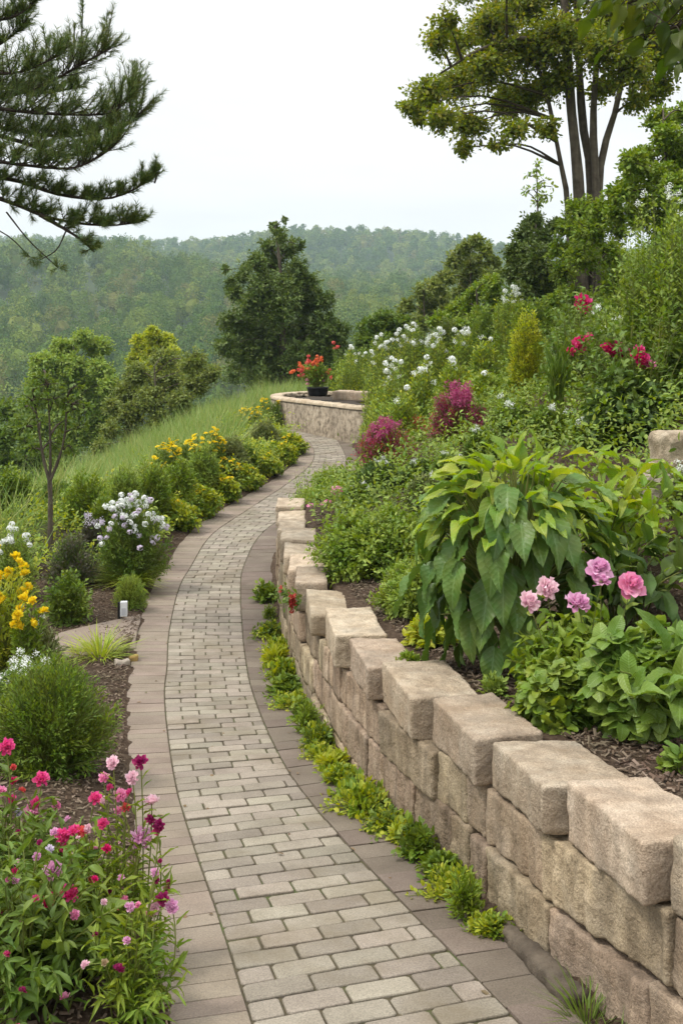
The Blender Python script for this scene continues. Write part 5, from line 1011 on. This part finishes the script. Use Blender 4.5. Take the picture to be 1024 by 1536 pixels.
arching_plant('golden_leaf_plant', 'yellow-green plant with long arching leaves right of the big-leaved plant', gnd(925, 6.6), [(860,690,6.4),(890,672,6.7),(930,680,6.5),(965,690,6.8),(1000,700,6.6),(1010,740,6.4),(980,760,6.2),(940,740,6.2),(900,735,6.2),(870,740,6.3),(1030,700,6.9),(955,700,6.9),(915,700,6.9),(850,760,6.2),(1000,800,6.1),(930,800,6.0)], 'big_gold', 221, .20, .36, 9)
arching_plant('dark_leaf_plant', 'dark broad-leaved plant in shade behind the pink peonies', gnd(935, 5.9), [(860,830,5.8),(900,815,5.9),(940,810,6.0),(985,800,5.9),(1020,800,6.0),(1030,850,5.7),(970,850,5.6),(910,860,5.6),(1000,880,5.5),(870,870,5.6),(940,870,5.5)], 'deep', 222, .17, .5, 9)
zf = lambda x, y: 5.0
flower_stand('peony', 'leafy plant with five ruffled pink blooms between big-leaved plant and wall', gnd(868, 5.05), [(898,856,5.05,38,'rose','orchid'),(903,874,5.0,26,'rose','orchid'),(946,878,4.95,38,'rose','pink'),(818,884,5.05,36,'pompom','blush'),(792,905,5.0,34,'pompom','blush'),(866,907,4.95,36,'pompom','orchid')], 'fresh', 223, 190, .085, w=.33, h=.36, ar=.5, kleaf=10)
S('heart_leaf_plant', 'light green heart-leaved plant spilling over mulch at the lower right', 'plant', 862, 1075, 930, 4.55, 'broad', 224, n=130, k=9, L=.098, ar=.78, tmpl=HEART, smooth_=True, d=.55, spread=.9, up=-.05, flat=1.2)
S('heart_leaf_plant', 'smaller mound of rounded leaves right behind the light capping stones', 'plant', 775, 900, 985, 4.75, 'broad', 225, mix=['fresh'], n=150, k=10, L=.066, ar=.8, tmpl=HEART, smooth_=True, d=.4, spread=.9, up=-.05, flat=1.2)
arching_plant('broad_leaf_plant', 'plant with large pointed pale green leaves at the right edge over the heart leaves', gnd(985, 4.45), [(930,1000,4.3),(965,985,4.4),(1000,970,4.4),(1030,975,4.4),(990,1030,4.2),(1030,1030,4.2),(945,1040,4.2),(1010,1000,4.3)], 'broad', 226, .19, .45, 6)
S('sprout', 'single small leafy sprout on the mulch at the right edge', 'sprout', 1000, 1040, 1118, 4.0, 'broad', 227, hmin=.1, n=12, k=6, L=.06, ar=.7, tmpl=HEART)
S('wall_top_plant', 'small yellow-green plant with red leaf tips growing behind the capping stones', 'plant', 604, 684, 925, 6.35, 'lime', 228, n=90, k=10, L=.06, ar=.5, flowers=[('spray', 'rust', 5, .07)])
S('wall_top_plant', 'tiny pale sprout in the gap behind the cracked capping stone', 'sprout', 715, 765, 1010, 5.25, 'sage', 229, hmin=.12, n=40, k=8, L=.035, ar=.5)
S('wall_top_plant', 'low green sprig on the top of a capping stone below the yellow-green plant', 'sprout', 590, 632, 975, 6.0, 'fresh', 230, hmin=.08, n=50, k=8, L=.03, ar=.5)
pk = S('pink_phlox', 'low grey-green plant with three pink flower heads beyond the wall end', 'flowering plant', 440, 530, 735, 12.9, 'sage', 231, n=260, k=14, L=.05, ar=.4, tmpl=T_DIA, d=1.0)
r3 = np.random.default_rng(3)
for x, y, fm in ((468,765,'pink'),(490,761,'pink'),(505,738,'pink')): bloom(pk, 'cluster', fm, px((x, y), 12.3)-A(pk.location), .2, r3, .3)
def wispy(name, label, cat, x0, x1, ytop, Z, mat, seed, n=60, **k): return S(name, label, cat, x0, x1, ytop, Z, mat, seed, n=n, k=12, L=.05, ar=.25, tmpl=T_DIA, prof='vase', fan=.5, **k)
wispy('wispy_plant', 'thin airy stems leaning over the path bend beyond the wall end', 'plant', 432, 505, 690, 15.0, 'sage', 232, 90)
S('sage_shrub', 'pale grey-green shrub at the inner bend of the path', 'shrub', 455, 545, 698, 14.2, 'sage', 233, n=300, k=14, L=.06, ar=.4, tmpl=T_DIA)
S('barberry', 'low crimson-purple shrub beside the inner bend of the path', 'shrub', 530, 622, 640, 13.4, 'purple', 234, n=560, k=16, L=.034, ar=.5, zlo=.3, inner=.3, fan=.5, lump=.4, mix=['purple', 'rust', 'mid'], tmpl=T_DIA, hpow=.6, flowers=[('spray', 'wine', 26, .15)])
S('barberry', 'larger crimson-purple shrub, higher up behind the big-leaved plant', 'shrub', 638, 738, 592, 13.0, 'purple', 235, n=760, k=16, L=.034, ar=.5, zlo=.25, inner=.3, fan=.5, lump=.4, mix=['purple', 'purple', 'rust', 'mid'], tmpl=T_DIA, hpow=.6, flowers=[('spray', 'wine', 34, .16)])
S('barberry', 'smallest reddish tuft left of the larger purple shrub', 'shrub', 600, 650, 622, 15.8, 'rust', 236, n=90, k=12, L=.05, ar=.4, mix=['mid'], tmpl=T_DIA, zlo=.4)
S('magenta_flower', 'small magenta flower head above the larger purple shrub', 'flower', 672, 700, 590, 15.0, 'mid', 237, n=24, k=9, L=.07, ar=.4, flowers=[('cluster', 'hot', 4, .15)])
dk = [(528,612,690,12.0,'deep','dark shrub directly below the low crimson shrub'), (590,668,690,11.8,'deep','dark green shrub between the two crimson shrubs'), (640,720,678,11.2,'mid','green shrub in front of the larger purple shrub'), (505,570,725,11.6,'mid','mid-green shrub above the broad bright bush near the wall end'), (600,690,712,10.4,'grey','greyish shrub just above the broad bright bush'), (690,760,640,11.2,'mid','leafy green shrub directly behind the yellow-green crown')]
for i, (x0, x1, yt, Z, m_, lb_) in enumerate(dk):
    S('bank_shrub', lb_, 'shrub', x0, x1, yt, Z, m_, 240+i, n=480, k=15, L=.042, ar=.45, tmpl=T_OVAL, group='green shrubs of the right bank', flowers=[('spray', 'white_petal', 4, .07)])
PHL = [(498,560,524,28.9,4,'beside the far planter'), (543,602,512,22.5,5,'second from the planter in the back row'), (585,642,494,21.5,7,'third in the back row, with most flowers'), (628,684,498,20.3,6,'fourth in the back row, flowers crowded on top'), (668,722,496,19.6,4,'fifth in the back row, below the yellow-green shrub'), (700,752,508,18.6,1,'last in the back row, left of the bright upright yellow-green shrub'),
       (548,604,566,20.0,1,'front row, just right of the planter'), (556,622,548,18.6,4,'front row, second from the planter'), (604,664,546,17.6,4,'front row, third from the planter'), (650,708,542,16.6,2,'front row, left of the upright yellow-green shrub'), (700,758,556,15.6,1,'front row, nearest the upright yellow-green shrub'), (552,610,604,17.0,0,'lowest, almost flowerless, against the planter wall'), (574,634,590,16.0,1,'lowest, above the smallest reddish tuft'), (735,796,436,21.0,6,'tallest, high up under the dark evergreen shrub')]
for i, (x0, x1, yt, Z, nf, lb_) in enumerate(PHL):
    S('tall_phlox', 'tall white phlox clump, ' + lb_, 'flowering plant', x0, x1, yt, Z, 'sage', 260+i, mix=['lime', 'fresh'], n=330, k=16, L=.095, ar=.38, tmpl=T_DIA, prof='column', inner=.3, fan=.85, rise=.02, spread=.9, lump=.15, base_h=.0, t0=.2, group='white phlox on the right bank', flowers=[('cluster', 'white_petal', int(nf*1.3), .115), ('spray', 'white_petal', int(nf*1.6), .13)] if nf else None)
S('upright_shrub', 'bright yellow-green upright shrub with rounded top standing among the phlox', 'shrub', 762, 818, 468, 14.0, 'lime', 280, mix=['gold'], n=640, k=15, L=.05, ar=.4, tmpl=T_DIA, prof='column', up=.4, lump=.2)
sp = empty('spiky_plant', tuple(gnd(832, 11.2)), 0, 'slender dark plant with tall upright narrow leaves in front of the upright yellow-green shrub', 'plant')
def spiky():
    rng = np.random.default_rng(281); b = A(sp.location); n = 13; P0 = A([px((828, 660), 11.2)-b])*0+rng.normal(size=(n, 3))*A([.03, .03, 0]); f = rng.random(n)
    P2 = np.stack([(rng.random(n)-.5)*.40*(.4+.6*f), (rng.random(n)-.5)*.4, (CZ-(515-HY)/F*11.2-b[2])*(.55+.45*f)], -1); P1 = P2*A([.35, .35, .62]); g = Geo(); stems_of(g, P0, P1, P2, .007, .003, 7, 4); g.build('stems', MAT['stem'], sp)
    p, d, nr, t = sprig_leaves(rng, P0, P1, P2, 17, .35, .35, .25, .2, .9, .01); g = Geo(); g.leaves(MED[0], p, d, nr, .13+.07*rng.random(len(p)), .016); g.build('leaves', MAT['mid'], sp, smooth=True)
spiky()
def red_plant(label, base, blooms, seed, mat='mid'):
    blooms = [(x, y, Z, s*1.55, k, m_) for x, y, Z, s, k, m_ in blooms]
    return flower_stand('red_rose', label, base, blooms, mat, seed, 90, .10, cat='flowering shrub', group='red flowers high on the right bank', w=.55, h=1.05, ar=.5, kleaf=12, stemr=.006)
tr_ = 'pompom'
red_plant('red-flowered shrub with one high bloom below the skyline shrubs', gnd(872, 14.0), [(872,452,13.8,14,tr_,'crimson'),(879,456,13.8,13,tr_,'hot'),(871,462,13.8,14,tr_,'crimson'),(878,464,13.8,12,tr_,'hot')], 291)
red_plant('red-flowered shrub, row of three bloom clusters, left one', gnd(862, 12.6), [(882,508,12.0,13,tr_,'hot'),(877,514,12.0,14,tr_,'crimson'),(869,515,12.0,14,tr_,'crimson'),(863,520,12.0,14,tr_,'hot'),(855,528,12.0,10,tr_,'crimson'),(872,522,12.0,10,tr_,'hot')], 292)
red_plant('red-flowered shrub, row of three bloom clusters, middle one', gnd(922, 10.3), [(911,522,10.2,13,tr_,'crimson'),(921,519,10.2,13,tr_,'hot'),(917,530,10.2,14,tr_,'crimson'),(928,531,10.2,14,tr_,'crimson'),(937,530,10.2,13,tr_,'hot'),(943,532,10.2,10,tr_,'crimson')], 293)
red_plant('red-flowered shrub, row of three bloom clusters, right one by the tall shrub', gnd(962, 9.8), [(958,526,9.7,11,tr_,'hot'),(957,536,9.7,15,tr_,'crimson'),(965,540,9.7,13,tr_,'hot'),(963,547,9.7,12,tr_,'crimson'),(973,549,9.7,13,tr_,'pink')], 294)
S('tall_leafy_shrub', 'tall light green leafy shrub at the right edge below the airy tree', 'shrub', 925, 1070, 312, 10.6, 'sage', 301, mix=['fresh'], n=560, k=22, L=.062, ar=.45, prof='column', inner=.25, fan=.6, lump=.3, rise=.03, flat=.5, d=1.1, base_h=.15, flowers=[('spray', 'white_petal', 8, .1)])
S('tall_leafy_shrub', 'lighter leafy shoots left of the tall right-edge shrub, behind red flowers', 'shrub', 850, 950, 470, 13.6, 'sage', 302, mix=['fresh'], n=420, k=19, L=.06, ar=.42, prof='column', inner=.3, fan=.7, lump=.25, rise=.03, flat=.5, base_h=.1, flowers=[('spray', 'white_petal', 6, .11)])
S('dark_leaf_bush', 'dark green broad-leaved bush below the red flowers, left of the rough boulder', 'bush', 880, 1000, 560, 9.6, 'deep', 303, n=300, k=13, L=.10, ar=.6, tmpl=HEART, smooth_=True, d=.9)
S('dark_leaf_bush', 'dark bush filling the right edge beneath the tall leafy shrub', 'bush', 985, 1100, 500, 10.0, 'mid', 304, n=260, k=13, L=.11, ar=.55, tmpl=MED, smooth_=True, d=.8)
more = [(735,800,600,12.0,'sage','pale leafy shrub between the larger purple shrub and spiky plant'), (790,870,610,10.8,'mid','green shrub at the foot of the slender spiky plant'), (850,920,625,10.0,'sage','light shrub right of the slender spiky plant'), (760,830,560,14.2,'fresh','leafy green shrub at the foot of the upright yellow-green shrub'), (800,880,520,15.2,'sage','pale shrub behind the slender spiky plant'), (755,850,452,19.0,'fresh','bright shrub below the darkest evergreen shrub'), (835,930,470,16.8,'olive','olive shrub below the tall green shrub at the trunks'), (690,770,468,24.0,'mid','green shrub above the back row of phlox'),
        (850,945,446,18.2,'fresh','leafy shrub hiding the base of the tall green shrub'), (930,1030,440,14.5,'mid','green shrub behind the tall right-edge shrub'), (640,700,480,26.0,'olive','olive shrub at the top of the phlox bank'), (545,605,500,27.5,'mid','green shrub behind the first back-row phlox'), (488,545,542,30.0,'fresh','light green shrub directly behind the flower pot'), (520,580,522,30.5,'mid','green shrub behind the planter right of the pot'), (595,650,488,26.5,'fresh','light shrub behind the fullest phlox clump')]
for i, (x0, x1, yt, Z, m_, lb_) in enumerate(more):
    S('bank_shrub', lb_, 'shrub', x0, x1, yt, Z, m_, 310+i, mix=['fresh'] if m_ == 'mid' else ['mid'], n=420, k=16, L=.052 if Z < 16 else .09, ar=.45, tmpl=T_DIA if Z > 14 else T_OVAL, prof='vase' if i < 5 else 'dome', group='green shrubs of the right bank', flowers=[('spray', 'white_petal', 7, .1)] if i < 5 else None)
b2 = gnd(1014, 7.4); b1 = b2+A([.03, .02, .26]); boulder('boulder', 'squarish pinkish boulder at the right edge on top of another', 'boulder', b1, (.34, .30, .27), 51, 'cap_rock', .2, amp=.012, rad=.04)
boulder('boulder', 'pale rough boulder under the squarish one, draped in white flowers', 'boulder', b2, (.44, .36, .30), 52, 'rock_grey', -.2, amp=.02, rad=.06)
S('trailing_plant', 'trailing plant of tiny white flowers draped over the pale boulder', 'plant', 992, 1055, 700, 7.2, 'grey', 330, hmin=.3, n=120, k=12, L=.04, ar=.4, flowers=[('spray', 'white_petal', 26, .08)])
# flower pot on the planter's rim
pt = empty('flower_pot', (px((477, 597), 26.9)[0], 26.55, ptop+.003), 0, 'low black round pot of red and pink flowers on the far planter rim', 'flower pot')
g = Geo(); th = np.linspace(0, 2*np.pi, 33)[:-1]; pr = [(.19, 0), (.225, .01), (.25, .10), (.262, .19), (.275, .195), (.275, .225), (.25, .225), (.24, .18), (.0, .18)]
V = A([(r*math.cos(a), r*math.sin(a), z) for r, z in pr for a in th]); g.add(V, [(l*32+i, l*32+(i+1) % 32, (l+1)*32+(i+1) % 32, (l+1)*32+i) for l in range(len(pr)-1) for i in range(32)]); g.build('pot', MAT['black_plastic'], pt, smooth=True)
r9 = np.random.default_rng(9); P0, P1, P2 = shrub_sprigs(r9, .8, .6, .62, 120, 'vase', .2); P0[:, 2] += .17; P1[:, 2] += .17; P2[:, 2] += .17; P2[:, 0] -= .05
p, d, nr, t = sprig_leaves(r9, P0, P1, P2, 10, .2); g = Geo(); g.leaves(T_DIA, p, d, nr, .085, .045); g.build('foliage', MAT['fresh'], pt); g = Geo(); stems_of(g, P0, P1, P2, .006); g.build('stems', MAT['stem'], pt)
for x, y, fm, n in ((455,548,'orange',6),(465,540,'coral',6),(478,536,'orange',6),(452,560,'coral',5),(478,566,'orange',6),(487,572,'pink',3),(470,552,'coral',3),(448,553,'coral',2),(462,570,'pink',2),(440,556,'orange',3),(494,560,'coral',4),(470,545,'orange',5)):
    for _ in range(n): bloom(pt, 'cluster', fm, px((x, y), 26.5)-A(pt.location)+r9.normal(size=3)*.06, .11, r9)
S('red_shrub', 'small reddish-flowered shrub just behind the pot', 'shrub', 492, 520, 520, 31.5, 'mid', 341, n=60, k=10, L=.09, ar=.45, flowers=[('cluster', 'coral', 4, .13)])
# flowers growing out of the wall
def wall_pt(pxx, py):
    ys = WLINE[:, 1]; xs = WLINE[:, 0]; k = int(np.argmin(np.abs(512+xs/ys*F-pxx)+(ys > 9.3)*50)); return A([xs[k]-.05, ys[k]-.01, CZ-(py-HY)/F*ys[k]])
for x, y, lb_, sz, n in ((453,905,'hanging red flower spike growing from a joint of the wall',.11,5), (433,893,'tiny coral flower farther along the wall joint',.06,2)):
    w0 = wall_pt(x, y-8); wf = empty('wall_flower', tuple(w0), 0, lb_, 'flower'); r5 = np.random.default_rng(int(x))
    P0 = np.tile(A([[.05, .02, .02]]), (9, 1)); P2 = r5.normal(size=(9, 3))*A([.05, .03, .05])+A([-.03, -.03, -.03]); g = Geo(); stems_of(g, P0, (P0+P2)/2+Zv*.02, P2, .003); g.build('stems', MAT['stem'], wf)
    p, d, nr, t = sprig_leaves(r5, P0, (P0+P2)/2, P2, 7, .3); g = Geo(); g.leaves(T_OVAL, p, d, nr, .04, .024); g.build('foliage', MAT['mid'], wf)
    for i in range(n): bloom(wf, 'truss', 'rust' if n > 2 else 'coral', A([-.02, -.05, .035-.028*i]), sz*.55*(1-.08*i), r5, .4)
# weeds along the foot of the wall
protos = []; EXTRA = ['nineteenth', 'twentieth', 'twenty-first', 'twenty-second']
for v in range(7):
    pr_ = shrub('weed_clump', 'x', 'weed', (0, 0, 0), [.33, .26, .40, .30, .36, .22, .38][v], [.13, .17, .09, .11, .15, .10, .12][v], ['fresh', 'fresh', 'lime', 'mid', 'fresh', 'lime', 'mid'][v], 350+v, d=[.24, .2, .5, .3, .22, .2, .42][v], mix=[['lime'], None, ['fresh'], ['fresh'], ['mid'], None, ['lime']][v], n=[70, 46, 84, 60, 54, 40, 66][v], k=11, L=[.05, .04, .034, .058, .046, .05, .038][v], ar=[.5, .35, .6, .5, .7, .4, .55][v], tmpl=T_OVAL, lump=.55, inner=.2, group='weeds along the foot of the wall', sink=.01, up=.35); protos.append(pr_)
wy = [4.02, 4.2, 4.44, 4.62, 4.85, 5.08, 5.28, 5.55, 5.78, 6.02, 6.3, 6.55, 6.85, 7.2, 7.5, 7.9, 8.25, 8.7, 9.1, 9.6, 10.2, 10.9, 11.6]; r6 = np.random.default_rng(66)
for i, y in enumerate(wy):
    o = protos[i] if i < 7 else copy_tree(protos[[3, 0, 5, 2, 6, 1, 4, 2][i % 8]]); x = float(np.interp(y, WLINE[:, 1], WLINE[:, 0]))-.10+.025*r6.normal()
    o.location = (x, y, float(path_z(y))-.01); o.rotation_euler = (0, 0, .5*r6.normal()+(3.14 if i % 2 else 0)); s_ = (.58+.5*r6.random())*(1.2 if y > 7 else 1.0); o.scale = (s_, s_, s_*(1+.15*r6.normal()))
    o['label'] = 'bright green weed clump at the wall foot, ' + ('nearest to the camera' if i == 0 else 'farthest, near the wall end' if i == 22 else f'{(ORD+EXTRA)[i]} along from the nearest one')
blade_tuft('grass_tuft', 'thin green grass tuft at the near wall foot beside the kerb slabs', A([float(np.interp(3.36, WLINE[:, 1], WLINE[:, 0]))-.06, 3.36, float(path_z(3.36))]), .2, .16, 90, 'mid', 371, wid=.004)
blade_tuft('grass_tuft', 'grass tuft at the wall foot cut by the lower picture edge', A([float(np.interp(3.16, WLINE[:, 1], WLINE[:, 0]))-.08, 3.16, float(path_z(3.16))]), .2, .12, 80, 'mid', 372, wid=.004)
# ---------------------------------------------------------------- the air over the valley
def haze_box(x0, x1, y0, y1, z0, z1, dens):
    g = Geo(); g.add([(x, y, z) for x in (x0, x1) for y in (y0, y1) for z in (z0, z1)], [(0,1,3,2),(4,6,7,5),(0,4,5,1),(2,3,7,6),(0,2,6,4),(1,5,7,3)])
    m, t, N, I, Lk = nodes('haze_air'); v = N('ShaderNodeVolumePrincipled'); v.inputs['Color'].default_value = (.72, .89, 1.0, 1); I(v, 'Density', dens); I(v, 'Anisotropy', .0)
    o = N('ShaderNodeOutputMaterial'); Lk(v.outputs[0], o.inputs['Volume'])
    return tag(g.build('haze', m), kind='stuff')
haze_box(-950, 750, -250, 1550, -60, 135, .00031)
